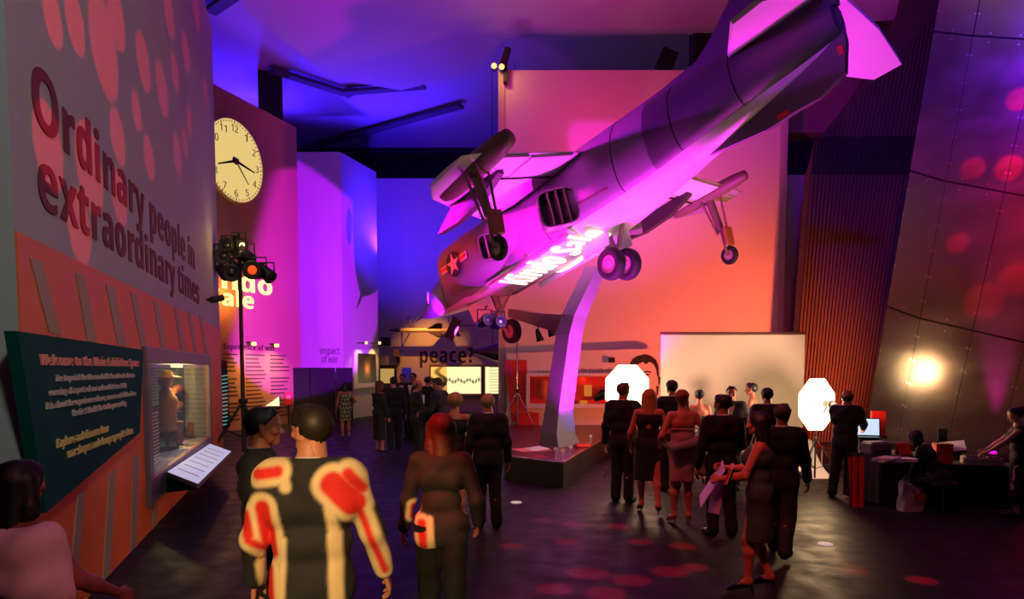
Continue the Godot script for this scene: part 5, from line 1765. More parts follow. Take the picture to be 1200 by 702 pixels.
	b.grid(P, true, false, false)
	b.grid(P, true, true, false)
	obj("bag_body", b, mt(Color(0.85, 0.80, 0.82), 0.45), bg)
	var bfr := Fr.new(bg.transform * Vector3(-0.11, 0.15, 0.128), bg.transform.basis.x, Vector3.UP)
	words("shop", bfr, 0.05, 0.25, 0.03, 0.09, 0.0, 0.01, mt(Color(0.75, 0.08, 0.10), 0.5), bg)
	words("art", bfr, 0.0, 0.06, 0.12, 0.06, 0.0, 0.01, mt(Color(0.55, 0.05, 0.10), 0.5), bg)
	for s in [-1, 1]:
		b = B.new()
		b.tube([Vector3(s * 0.09, 0.43, 0.03), Vector3(s * 0.06, 0.50, 0.02), Vector3(s * 0.02, 0.48, 0.0)], [0.012], 6)
		obj("handle", b, mt(Color(0.85, 0.80, 0.82), 0.45), bg)
	# red seat chair by the backdrop
	var ch := thing("white_leg_chair", "red seated chair with white legs under the right umbrella light", "chair", gp(947, 548), 20)
	boxed("seat", Vector3(0, 0.46, 0), Vector3(0.42, 0.06, 0.42), M.red, ch, Basis.IDENTITY, 0.02)
	boxed("backrest", Vector3(0, 0.72, -0.2), Vector3(0.42, 0.3, 0.04), M.red, ch, Basis.IDENTITY, 0.015)
	for sx in [-1, 1]:
		for sz in [-1, 1]:
			b = B.new()
			b.tube([Vector3(sx * 0.18, 0.0, sz * 0.18), Vector3(sx * 0.18, 0.45 if sz > 0 else 0.85, sz * 0.18 - (0.0 if sz > 0 else 0.02))], [0.014], 8)
			obj("leg", b, M.paper, ch)

# ------------------------------------------------------------------ people: tapered capsules joined by a smooth minimum, meshed as surface nets
# a bone is [from, to, radius, radius, squash axis, squash factor, subtract]
func bone(a: Vector3, b: Vector3, ra: float, rb := -1.0, ax := Vector3.ZERO, sq := 1.0, sub := false) -> Array:
	return [a, b, ra, ra if rb < 0.0 else rb, ax, sq, sub]

func fat(bones: Array, d: float) -> Array:
	var r := []
	for q in bones:
		r.append([q[0], q[1], q[2] + d, q[3] + d, q[4], q[5], q[6]])
	return r

func sdf(bones: Array, cell: float, k: float, clips := [], wob := 0.0, paint = null) -> Dictionary:
	var lo := Vector3.ONE * 1e6
	var hi := -lo
	for q in bones:
		if q[6]:
			continue
		var r := maxf(q[2], q[3]) + cell * 2.5
		for e in 2:
			lo = lo.min(q[e] - Vector3.ONE * r)
			hi = hi.max(q[e] + Vector3.ONE * r)
	var nx := int(ceil((hi.x - lo.x) / cell)) + 1
	var ny := int(ceil((hi.y - lo.y) / cell)) + 1
	var nz := int(ceil((hi.z - lo.z) / cell)) + 1
	var f := PackedFloat32Array()
	f.resize(nx * ny * nz)
	f.fill(1.0)
	for q in bones:
		var a: Vector3 = q[0]
		var ab: Vector3 = q[1] - q[0]
		var l2 := maxf(ab.length_squared(), 1e-9)
		var ra: float = q[2]
		var dr: float = q[3] - ra
		var sx: Vector3 = q[4]
		var sq: float = q[5] - 1.0
		var squash := sq != 0.0
		var sub: bool = q[6]
		var m := maxf(q[2], q[3]) + k + cell * 2.0
		var b0: Vector3 = (q[0] as Vector3).min(q[1]) - Vector3.ONE * m
		var b1: Vector3 = (q[0] as Vector3).max(q[1]) + Vector3.ONE * m
		var x0 := maxi(0, int((b0.x - lo.x) / cell))
		var x1 := mini(nx - 1, int((b1.x - lo.x) / cell) + 1)
		var y0 := maxi(0, int((b0.y - lo.y) / cell))
		var y1 := mini(ny - 1, int((b1.y - lo.y) / cell) + 1)
		var z0 := maxi(0, int((b0.z - lo.z) / cell))
		var z1 := mini(nz - 1, int((b1.z - lo.z) / cell) + 1)
		for z in range(z0, z1 + 1):
			for y in range(y0, y1 + 1):
				var i := (z * ny + y) * nx + x0
				var p := lo + Vector3(x0, y, z) * cell - a
				for x in range(x0, x1 + 1):
					var w := p - ab * clampf(p.dot(ab) / l2, 0.0, 1.0)
					var d: float
					if squash:
						d = (w + sx * (w.dot(sx) * sq)).length() - ra - dr * clampf(p.dot(ab) / l2, 0.0, 1.0)
					else:
						d = w.length() - ra - dr * clampf(p.dot(ab) / l2, 0.0, 1.0)
					var g := f[i]
					if sub:
						d = -d
						var hs := k - absf(g - d)
						f[i] = maxf(g, d) + (hs * hs * 0.25 / k if hs > 0.0 else 0.0)
					else:
						var h := k - absf(g - d)
						f[i] = minf(g, d) - (h * h * 0.25 / k if h > 0.0 else 0.0)
					i += 1
					p.x += cell
	for c in clips:
		var pn: Vector3 = c[0]
		var off: float = c[1]
		var i := 0
		for z in nz:
			for y in ny:
				var s := pn.dot(lo + Vector3(0, y, z) * cell) - off
				for x in nx:
					var d := s + pn.x * cell * x
					if d > f[i]:
						f[i] = d
					i += 1
	# surface nets
	var vi := PackedInt32Array()
	vi.resize(nx * ny * nz)
	vi.fill(-1)
	var v := PackedVector3Array()
	var ind := PackedInt32Array()
	var sy := nx
	var sz := nx * ny
	var offs := [0, 1, sy, sy + 1, sz, sz + 1, sz + sy, sz + sy + 1]
	var o1 := 1
	var o2 := sy
	var o3 := sy + 1
	var o4 := sz
	var o5 := sz + 1
	var o6 := sz + sy
	var o7 := sz + sy + 1
	var edges := [[0, 1], [2, 3], [4, 5], [6, 7], [0, 2], [1, 3], [4, 6], [5, 7], [0, 4], [1, 5], [2, 6], [3, 7]]
	var cor := [Vector3(0, 0, 0), Vector3(1, 0, 0), Vector3(0, 1, 0), Vector3(1, 1, 0), Vector3(0, 0, 1), Vector3(1, 0, 1), Vector3(0, 1, 1), Vector3(1, 1, 1)]
	var lim := cell * 4.0
	for z in nz - 1:
		for y in ny - 1:
			var i := (z * ny + y) * nx - 1
			for x in nx - 1:
				i += 1
				var f0 := f[i]
				if f0 > lim or f0 < -lim:
					continue
				var neg := int(f0 < 0.0) + int(f[i + o1] < 0.0) + int(f[i + o2] < 0.0) + int(f[i + o3] < 0.0) + int(f[i + o4] < 0.0) + int(f[i + o5] < 0.0) + int(f[i + o6] < 0.0) + int(f[i + o7] < 0.0)
				if neg == 0 or neg == 8:
					continue
				var s := Vector3.ZERO
				var cnt := 0
				for e in edges:
					var fa := f[i + offs[e[0]]]
					var fb := f[i + offs[e[1]]]
					if (fa < 0.0) != (fb < 0.0):
						s += (cor[e[0]] as Vector3).lerp(cor[e[1]], fa / (fa - fb))
						cnt += 1
				vi[i] = v.size()
				v.append(lo + (Vector3(x, y, z) + s / cnt) * cell)
				if x == 0 or y == 0 or z == 0:
					continue
				var inside := f0 < 0.0
				for ax in 3:
					var fo := f[i + (o1 if ax == 0 else (o2 if ax == 1 else o4))]
					if (fo < 0.0) == inside:
						continue
					var du := sy if ax == 0 else (sz if ax == 1 else 1)
					var dv := sz if ax == 0 else (1 if ax == 1 else sy)
					var q0 := vi[i]
					var q1 := vi[i - du]
					var q2 := vi[i - du - dv]
					var q3 := vi[i - dv]
					if q1 < 0 or q2 < 0 or q3 < 0:
						continue
					if inside:
						ind.append_array(PackedInt32Array([q0, q1, q2, q0, q2, q3]))
					else:
						ind.append_array(PackedInt32Array([q0, q2, q1, q0, q3, q2]))
	var n := PackedVector3Array()
	n.resize(v.size())
	if wob > 0.0:
		for j in v.size():
			var p := v[j]
			v[j] = p + Vector3(sin(p.y * 31.0 + p.x * 17.0), sin(p.z * 23.0 + p.x * 29.0) * 0.4, sin(p.y * 27.0 - p.x * 21.0 + 1.3)) * wob
	for j in range(0, ind.size(), 3):
		var a := v[ind[j]]
		var c := (v[ind[j + 1]] - a).cross(v[ind[j + 2]] - a)
		for e in 3:
			n[ind[j + e]] += c
	for j in n.size():
		n[j] = n[j].normalized()
	var out := {"v": v, "n": n, "i": ind}
	if paint != null:
		var col := PackedColorArray()
		for j in v.size():
			col.append(paint.call(v[j], n[j]))
		out.c = col
	return out

var cache := {}

func head_mesh(fine: bool, female: bool) -> Dictionary:
	var key := "head%s%s" % [fine, female]
	if cache.has(key):
		return cache[key]
	var X := Vector3.RIGHT
	var jw := 0.9 if female else 1.0
	var b := [bone(Vector3(0, 0.13, -0.06), Vector3(0, 0.14, 0.10), 0.355, 0.36, X, 1.10), bone(Vector3(0, -0.12, -0.12), Vector3(0, -0.36, -0.25), 0.26, 0.125 * jw, X, 0.98), bone(Vector3(-0.15, -0.3, -0.14), Vector3(-0.22, -0.12, 0.02), 0.10 * jw, 0.10), bone(Vector3(0.15, -0.3, -0.14), Vector3(0.22, -0.12, 0.02), 0.10 * jw, 0.10),
		bone(Vector3(0, 0.03, -0.37), Vector3(0, -0.125, -0.455), 0.035, 0.052), bone(Vector3(-0.045, -0.14, -0.40), Vector3(0.045, -0.14, -0.40), 0.042), bone(Vector3(-0.17, 0.075, -0.315), Vector3(0.17, 0.075, -0.315), 0.06 if not female else 0.05),
		bone(Vector3(-0.17, -0.09, -0.28), Vector3(-0.19, -0.07, -0.24), 0.09), bone(Vector3(0.17, -0.09, -0.28), Vector3(0.19, -0.07, -0.24), 0.09), bone(Vector3(-0.07, -0.245, -0.345), Vector3(0.07, -0.245, -0.345), 0.038), bone(Vector3(0, -0.1, 0.10), Vector3(0, -0.75, 0.16), 0.23 if not female else 0.19, 0.25 if not female else 0.2),
		bone(Vector3(-0.14, 0.0, -0.41), Vector3(-0.145, 0.0, -0.41), 0.072, 0.072, Vector3.ZERO, 1.0, true), bone(Vector3(0.14, 0.0, -0.41), Vector3(0.145, 0.0, -0.41), 0.072, 0.072, Vector3.ZERO, 1.0, true)]
	for s in [-1.0, 1.0]:
		b.append(bone(Vector3(s * 0.14, -0.002, -0.318), Vector3(s * 0.141, -0.002, -0.318), 0.060))
		b.append(bone(Vector3(s * 0.335, 0.06, 0.05), Vector3(s * 0.33, -0.10, 0.01), 0.075, 0.05, X, 1.9))
	var m := sdf(b, 0.028 if fine else 0.05, 0.045, [], 0.0, func(p: Vector3, _n: Vector3) -> Color:
		var d := Vector2(absf(p.x) - 0.14, p.y + 0.002)
		if p.z < -0.3:
			if d.length() < 0.03 and p.z < -0.34:
				return Color(0.06, 0.05, 0.05)
			if absf(d.y) < 0.03 and absf(d.x) < 0.058 and p.z < -0.33:
				return Color(1.2, 1.25, 1.3)
			if absf(p.y - 0.095 + absf(d.x) * 0.15) < 0.022 and absf(d.x) < 0.095:
				return Color(0.25, 0.2, 0.18)
			if absf(p.y + 0.245) < 0.036 and absf(p.x) < 0.09:
				return Color(0.75, 0.38, 0.36) if female else Color(0.8, 0.55, 0.5)
		return Color.WHITE)
	cache[key] = m
	return m

func hair_mesh(style: String) -> Dictionary:
	if cache.has(style):
		return cache[style]
	var X := Vector3.RIGHT
	var cap := [bone(Vector3(0, 0.15, -0.05), Vector3(0, 0.15, 0.11), 0.385, 0.395, X, 1.07)]
	var up := Vector3(0, 0.72, 0.69)
	var b := cap.duplicate()
	var clips := [[-up, -0.03]]
	match style:
		"short":
			b.append(bone(Vector3(-0.1, 0.42, -0.2), Vector3(0.12, 0.45, -0.15), 0.11))
			b.append(bone(Vector3(-0.06, -0.02, 0.27), Vector3(0.06, -0.02, 0.27), 0.15, 0.15))
			b.append(bone(Vector3(0, -0.1, 0.26), Vector3(0, -0.22, 0.24), 0.13, 0.09))
		"crop":
			b = [bone(Vector3(0, 0.16, -0.04), Vector3(0, 0.14, 0.12), 0.43, 0.44, X, 1.05), bone(Vector3(0, -0.02, 0.24), Vector3(0, -0.2, 0.22), 0.26, 0.2)]
			for k in 7:
				var a := TAU * k / 7
				b.append(bone(Vector3(cos(a) * 0.25, 0.35, sin(a) * 0.25 + 0.05), Vector3(cos(a) * 0.34, 0.12, sin(a) * 0.34 + 0.05), 0.13))
			clips = [[-Vector3(0, 0.55, 0.83), 0.06]]
		"balding":
			b = [bone(Vector3(0, 0.05, 0.06), Vector3(0, -0.08, 0.16), 0.38, 0.30, X, 1.0)]
			clips = [[-Vector3(0, 0.35, 0.94), 0.02], [Vector3(0, 1, -0.35), 0.20]]
		"bob":
			for s in [-1.0, 1.0]:
				b.append(bone(Vector3(s * 0.28, 0.15, 0.05), Vector3(s * 0.36, -0.55, 0.06), 0.17, 0.15))
				b.append(bone(Vector3(s * 0.34, -0.4, 0.10), Vector3(s * 0.30, -0.82, 0.16), 0.15, 0.10))
			b.append(bone(Vector3(0, 0.1, 0.2), Vector3(0, -0.85, 0.30), 0.36, 0.26, Vector3(0, 0, 1), 1.5))
			clips = [[Vector3(0, -0.25, -0.97), 0.22]]
		"long":
			for s in [-1.0, 1.0]:
				b.append(bone(Vector3(s * 0.28, 0.1, 0.06), Vector3(s * 0.34, -0.9, 0.14), 0.17, 0.13))
			b.append(bone(Vector3(0, 0.1, 0.24), Vector3(0, -1.75, 0.46), 0.36, 0.20, Vector3(0, 0, 1), 1.9))
			clips = [[Vector3(0, -0.2, -0.98), 0.24]]
		"updo":
			b.append(bone(Vector3(0, 0.32, 0.36), Vector3(0, 0.22, 0.44), 0.24, 0.22))
			for k in 6:
				var a := TAU * k / 6
				b.append(bone(Vector3(cos(a) * 0.16, 0.28 + sin(a) * 0.16, 0.48), Vector3(cos(a + 0.8) * 0.16, 0.28 + sin(a + 0.8) * 0.16, 0.50), 0.10))
			b.append(bone(Vector3(0, 0.0, 0.26), Vector3(0, -0.22, 0.24), 0.2, 0.12))
	var m := sdf(b, 0.034, 0.06, clips)
	var v: PackedVector3Array = m.v
	for k in v.size():                               # strands
		var p := v[k]
		var a := atan2(p.x, p.z)
		v[k] = p + Vector3(p.x, 0, p.z).normalized() * (0.018 * sin(a * 34.0 + p.y * 6.0) + 0.014 * sin(a * 19.0 - p.y * 9.0))
	m.v = v
	cache[style] = m
	return m

func hand_mesh(right: bool, grip: bool, fine: bool) -> Dictionary:
	var key := "hand%s%s%s" % [right, grip, fine]
	if cache.has(key):
		return cache[key]
	var s := 1.0 if right else -1.0                  # a right hand hangs with its palm towards -x, thumb forward
	var b := []
	var zs := [-0.031, -0.010, 0.011, 0.031]
	var ln := [0.074, 0.084, 0.078, 0.060]
	for k in 4:
		var kn := Vector3(0.002 * s, -0.088 + absf(k - 1.2) * 0.004, zs[k])
		b.append(bone(Vector3(0, -0.012, zs[k] * 0.6), kn, 0.0145, 0.0125, Vector3.RIGHT, 1.05))
		var ang := 0.30 if not grip else 0.75
		var p := kn
		for e in 3:
			var q: Vector3 = p + Vector3(-sin(ang) * s, -cos(ang), 0.04 * (k - 1.5) * 0.6) * ln[k] * [0.45, 0.32, 0.27][e]
			b.append(bone(p, q, 0.0095 - 0.0007 * e, 0.0088 - 0.0008 * e))
			p = q
			ang += (0.40 if not grip else 0.95)
	b.append(bone(Vector3(-0.004 * s, -0.018, -0.024), Vector3(-0.016 * s, -0.052, -0.050), 0.0145, 0.0120))
	b.append(bone(Vector3(-0.016 * s, -0.052, -0.050), Vector3(-0.026 * s, -0.080, -0.054), 0.0105, 0.0100))
	b.append(bone(Vector3(-0.026 * s, -0.080, -0.054), Vector3(-0.034 * s, -0.102, -0.049), 0.0098, 0.0080))
	b.append(bone(Vector3(0, 0.045, 0), Vector3(0, -0.02, 0), 0.023, 0.024, Vector3.RIGHT, 1.25))
	var m := sdf(b, 0.0040 if fine else 0.0062, 0.006)
	cache[key] = m
	return m

func two_bone(s: Vector3, w: Vector3, l1: float, l2: float, hint: Vector3) -> Array:   # middle joint and end
	var d := w - s
	var len := minf(d.length(), (l1 + l2) * 0.995)
	d = d.normalized()
	w = s + d * len
	var a := (l1 * l1 - l2 * l2 + len * len) / (2.0 * len)
	var h := sqrt(maxf(l1 * l1 - a * a, 0.0))
	var o := (hint - d * hint.dot(d)).normalized()
	return [s + d * a + o * h, w]

# spec keys: h, female, turn, left / right (hands, in body heights), lf / rf (feet), skin, hair, hair_color, outfit, c1, c2, hem, look (head turn), nod, fine, grip, lean
func person(label: String, pos: Vector3, q: Dictionary) -> Node3D:
	var t := thing("person", label, "person", pos, q.get("turn", 0.0))
	var h: float = q.get("h", 1.75)
	var fem: bool = q.get("female", false)
	var fine: bool = q.get("fine", false)
	var far: bool = q.get("far", false)
	var cell := 0.0125 if fine else (0.024 if far else 0.018)
	var Z := Vector3(0, 0, 1)
	var lean: float = q.get("lean", 0.0)
	var sit: float = q.get("drop", 0.0)
	var heel := 0.045 if fem and q.get("heels", true) else 0.0
	var rise := heel * 0.75
	h /= 1.0 + rise
	var up := func(x: float, y: float, z: float) -> Vector3:      # a point of the trunk, leaned about the hips
		var v := Vector3(x, y - 0.52, z).rotated(Vector3.RIGHT, -lean)
		return (v + Vector3(0, 0.52 - sit + rise, 0)) * h
	var sw := 0.098 if fem else 0.113
	var hipw := 0.052 if fem else 0.050
	var torso := []
	if fem:
		torso = [bone(up.call(-0.045, 0.545, 0.004), up.call(0.045, 0.545, 0.004), 0.060 * h, -1, Z, 1.10), bone(up.call(-0.02, 0.635, 0), up.call(0.02, 0.635, 0), 0.056 * h, -1, Z, 1.15), bone(up.call(-0.035, 0.745, 0.006), up.call(0.035, 0.745, 0.006), 0.060 * h, -1, Z, 1.15), bone(up.call(-0.04, 0.735, -0.045), up.call(-0.04, 0.735, -0.046), 0.034 * h), bone(up.call(0.04, 0.735, -0.045), up.call(0.04, 0.735, -0.046), 0.034 * h)]
	else:
		torso = [bone(up.call(-0.036, 0.54, 0), up.call(0.036, 0.54, 0), 0.062 * h, -1, Z, 1.12), bone(up.call(-0.03, 0.63, 0), up.call(0.03, 0.63, 0), 0.064 * h, -1, Z, 1.12), bone(up.call(-0.052, 0.74, 0.004), up.call(0.052, 0.74, 0.004), 0.070 * h, -1, Z, 1.18)]
	torso.append(bone(up.call(-sw * 0.82, 0.808, 0.008), up.call(sw * 0.82, 0.808, 0.008), (0.030 if fem else 0.040) * h))
	torso.append(bone(up.call(0, 0.80, 0.012), up.call(0, 0.835, 0.006), (0.044 if fem else 0.056) * h, (0.028 if fem else 0.036) * h))
	# the head tilts and turns on the neck
	var hc: Vector3 = up.call(0, 0.932, -0.012)
	var hb := Basis.from_euler(Vector3(q.get("nod", 0.0), q.get("look", 0.0), 0)) * Basis.from_scale(Vector3.ONE * 0.135 * h)
	var neck := bone(up.call(0, 0.82, 0.010), up.call(0, 0.885, 0.0), (0.030 if fem else 0.036) * h, (0.028 if fem else 0.034) * h)
	# arms
	var arms := []
	var sleeves := []
	var b := B.new()
	for s in [-1.0, 1.0]:
		var sh: Vector3 = up.call(s * sw, 0.805, 0.006)
		var want: Vector3 = q.get("right" if s > 0 else "left", Vector3(s * 0.165, 0.475, -0.03))
		var wr: Vector3 = up.call(want.x, want.y, want.z)
		var ik := two_bone(sh, wr, 0.172 * h, 0.150 * h, Vector3(s * 0.55, -0.5, 1.0))
		var k := 0.82 if fem else 1.0
		arms.append(bone(sh, ik[0], 0.033 * h * k, 0.0255 * h * k))
		arms.append(bone(ik[0], ik[0].lerp(ik[1], 0.3), 0.0255 * h * k, 0.0265 * h * k))
		arms.append(bone(ik[0].lerp(ik[1], 0.3), ik[1], 0.0265 * h * k, 0.0165 * h * k))
		sleeves.append(bone(sh, ik[0], (0.034 if fem else 0.039) * h, (0.0315 if fem else 0.0355) * h))
		sleeves.append(bone(ik[0], ik[0].lerp(ik[1], 0.92), (0.0315 if fem else 0.0355) * h, (0.025 if fem else 0.029) * h))
		var y: Vector3 = (ik[0] - ik[1]).normalized()
		var fw := Vector3(0, 0.25, -1) if absf(y.z) < 0.8 else Vector3(-s * 0.3, 1, 0)
		var z: Vector3 = -(fw - y * fw.dot(y)).normalized()
		var x := y.cross(z)
		b.add(hand_mesh(s > 0, q.get("grip", false), fine), Transform3D(Basis(x, y, z) * Basis.from_scale(Vector3.ONE * (0.92 if fem else 1.04) * h / 1.75), ik[1]))
	# legs
	var legs := []
	var trouser := []
	var shoes := []
	for s in [-1.0, 1.0]:
		var ft: Vector3 = q.get("rf" if s > 0 else "lf", Vector3(s * 0.055, 0.0, 0.0))   # the ankle's place on the floor
		var lift: float = ft.y
		var an := Vector3(ft.x, 0.045 + heel * 0.75 + lift, ft.z) * h
		var hp: Vector3 = Vector3(s * hipw, 0.515 - sit + rise, 0.0) * h
		var ik := two_bone(hp, an, 0.2385 * h, 0.2335 * h, Vector3(s * 0.08, 0.05, -1.0))
		an = ik[1]
		var k := 0.92 if fem else 1.0
		legs.append(bone(hp, ik[0], 0.054 * h * k, 0.034 * h * k))
		legs.append(bone(ik[0], ik[0].lerp(an, 0.32) + Vector3(0, 0, 0.008 * h), 0.033 * h * k, 0.034 * h * k))
		legs.append(bone(ik[0].lerp(an, 0.32) + Vector3(0, 0, 0.008 * h), an, 0.034 * h * k, 0.0205 * h * k))
		var toe := an + Vector3(s * 0.02 * h, -an.y + (0.018 + lift) * h, -0.10 * h)
		legs.append(bone(an + Vector3(0, -0.012 * h, 0.012 * h), toe, 0.022 * h, 0.014 * h))
		trouser.append(bone(hp, ik[0], 0.060 * h, 0.047 * h))
		trouser.append(bone(ik[0], an + Vector3(0, 0.0, 0.004 * h), 0.047 * h, 0.043 * h))
		shoes.append([an, toe, s, lift])
	var skin := mt(q.get("skin", Color(0.62, 0.40, 0.30)), 0.5)
	skin.vertex_color_use_as_albedo = true
	var outfit: String = q.get("outfit", "suit")
	var bodybones := torso + [neck] + arms + legs
	b.add(sdf(bodybones, cell * 1.15 if outfit == "suit" else cell * 0.9, 0.022 * h))
	b.add(head_mesh(fine or q.get("face", false), fem), Transform3D(hb, hc))
	obj("body", b, skin, t)
	if q.get("hair", "short") != "none":
		b = B.new()
		b.add(hair_mesh(q.get("hair", "short")), Transform3D(hb, hc))
		var hm := mt(q.get("hair_color", Color(0.10, 0.07, 0.05)), 0.55)
		obj("hair", b, hm, t)
	var c1 := mt(q.get("c1", Color(0.07, 0.065, 0.07)), 0.85)
	var c2 := mt(q.get("c2", Color(0.06, 0.06, 0.065)), 0.85)
	var neckpos: Vector3 = up.call(0, 0.842, 0.004)
	if outfit == "suit" or outfit == "jacket":
		var jb := fat(torso, (0.009 if fem else 0.015) * h)
		jb.append(bone(up.call(-0.045, 0.50, 0.004), up.call(0.045, 0.50, 0.004), (0.068 if fem else 0.072) * h, -1, Z, 1.1))
		jb.append_array(sleeves)
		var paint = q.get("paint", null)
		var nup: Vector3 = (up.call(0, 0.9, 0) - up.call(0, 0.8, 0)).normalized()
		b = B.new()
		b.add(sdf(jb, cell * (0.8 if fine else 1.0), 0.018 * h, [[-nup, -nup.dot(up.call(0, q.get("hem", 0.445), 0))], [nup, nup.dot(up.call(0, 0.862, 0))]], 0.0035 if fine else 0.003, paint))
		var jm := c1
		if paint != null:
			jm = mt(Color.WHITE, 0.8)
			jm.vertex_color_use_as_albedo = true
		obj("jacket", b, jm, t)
		b = B.new()
		var cx := Transform3D(Basis.from_euler(Vector3(-lean - 0.18, 0, 0)), neckpos)
		var cr := (0.034 if fem else 0.042) * h
		b.lathe([[cr * 1.12, -0.012 * h], [cr * 1.08, 0.010 * h], [cr * 0.98, 0.018 * h], [cr * 0.94, 0.012 * h], [cr * 0.98, -0.012 * h]], cx, 24, false)
		obj("shirt_collar", b, mt(q.get("shirt", Color(0.85, 0.84, 0.82)), 0.7), t)
		if not fem:
			# shirt front and lapels showing between the jacket's edges
			var fr := Fr.new(up.call(0, 0.70, -0.082), Vector3.LEFT, up.call(0, 0.85, 0) - up.call(0, 0.70, 0))
			b = B.new()
			b.prism(PackedVector2Array([Vector2(-0.002, -0.02) * h, Vector2(0.030, 0.118) * h, Vector2(-0.030, 0.118) * h]), Transform3D(fr.b(), fr.o), -0.03 * h, 0.010 * h)
			obj("shirt_front", b, mt(q.get("shirt", Color(0.85, 0.84, 0.82)), 0.7), t)
			if q.get("bow", false):
				b = B.new()
				b.box(fr.p(0, 0.118 * h, 0.012 * h), Vector3(0.07, 0.03, 0.02), fr.b(), 0.01)
				obj("bow_tie", b, M.black, t)
	if outfit == "suit" or outfit == "jacket":
		var tb := trouser + fat(torso.slice(0, 2), 0.008 * h)
		b = B.new()
		b.add(sdf(tb, cell, 0.02 * h, [[Vector3.UP, (0.62 - sit) * h], [Vector3.DOWN, -0.012 * h]], 0.003))
		obj("trousers", b, c2, t)
	if outfit == "dress":
		var hem: float = q.get("hem", 0.30)
		var wide: float = q.get("wide", 0.092)
		var db := fat(torso.slice(0, 5), 0.015 * h)
		db.append(bone(up.call(-0.03, 0.545, 0.004), Vector3(-0.03 * h, (hem - sit) * h, 0.004 * h), 0.070 * h, (wide - 0.02) * h, Z, 1.12))
		db.append(bone(up.call(0.03, 0.545, 0.004), Vector3(0.03 * h, (hem - sit) * h, 0.004 * h), 0.070 * h, (wide - 0.02) * h, Z, 1.12))
		if q.get("straps", true):
			db.append_array(fat([torso[5]], 0.012 * h))
		if q.get("sleeves", false):
			db.append_array(fat(arms, 0.010 * h))
			db.append_array(fat([torso[5], torso[6]], 0.010 * h))
		var topy: float = q.get("top", 0.83)
		b = B.new()
		b.add(sdf(db, cell * 0.85, 0.02 * h, [[Vector3.DOWN, -(hem - sit) * h], [Vector3.UP, (topy - sit) * h]], 0.003, q.get("paint", null)))
		var dm := c1
		if q.has("paint"):
			dm = mt(Color.WHITE, 0.75)
			dm.vertex_color_use_as_albedo = true
		obj("dress", b, dm, t)
	for e in shoes:
		b = B.new()
		var an: Vector3 = e[0]
		var toe: Vector3 = e[1]
		var fl: float = e[3] * h
		if heel > 0.0:
			b.add(sdf([bone(an + Vector3(0, -0.022 * h, 0.016 * h), an.lerp(toe, 0.55) + Vector3(0, -0.006 * h, 0), 0.022 * h, 0.021 * h), bone(an.lerp(toe, 0.55) + Vector3(0, -0.006 * h, 0), toe, 0.021 * h, 0.014 * h)], 0.009, 0.012, [[Vector3(0, 1, 0.35).normalized(), Vector3(0, 1, 0.35).normalized().dot(an.lerp(toe, 0.3) + Vector3(0, 0.006 * h, 0))]]))
			b.tube([an + Vector3(0, -0.03 * h, 0.024 * h), Vector3(an.x, fl, an.z + 0.03 * h)], [0.014, 0.007], 8)
		else:
			b.add(sdf([bone(an + Vector3(0, -0.020 * h, 0.014 * h), an.lerp(toe, 0.6) + Vector3(0, -0.01 * h, 0), 0.030 * h, 0.027 * h), bone(an.lerp(toe, 0.6) + Vector3(0, -0.01 * h, 0), toe + Vector3(0, 0, -0.012 * h), 0.027 * h, 0.020 * h)], 0.011, 0.015, [[Vector3.DOWN, -fl - 0.001], [Vector3.UP, an.y + 0.012 * h]]))
		obj("shoe", b, q.shoe if q.has("shoe") else mt(Color(0.03, 0.03, 0.03), 0.3), t)
	return t

func at_floor(x: float, z: float) -> Vector3:
	var p := at(x, 432, z)
	return Vector3(p.x, 0, p.z)

func tall(y: float, z: float) -> float:                # the height whose top shows at row y
	return EYE.y - (y - 432.0) * z / F

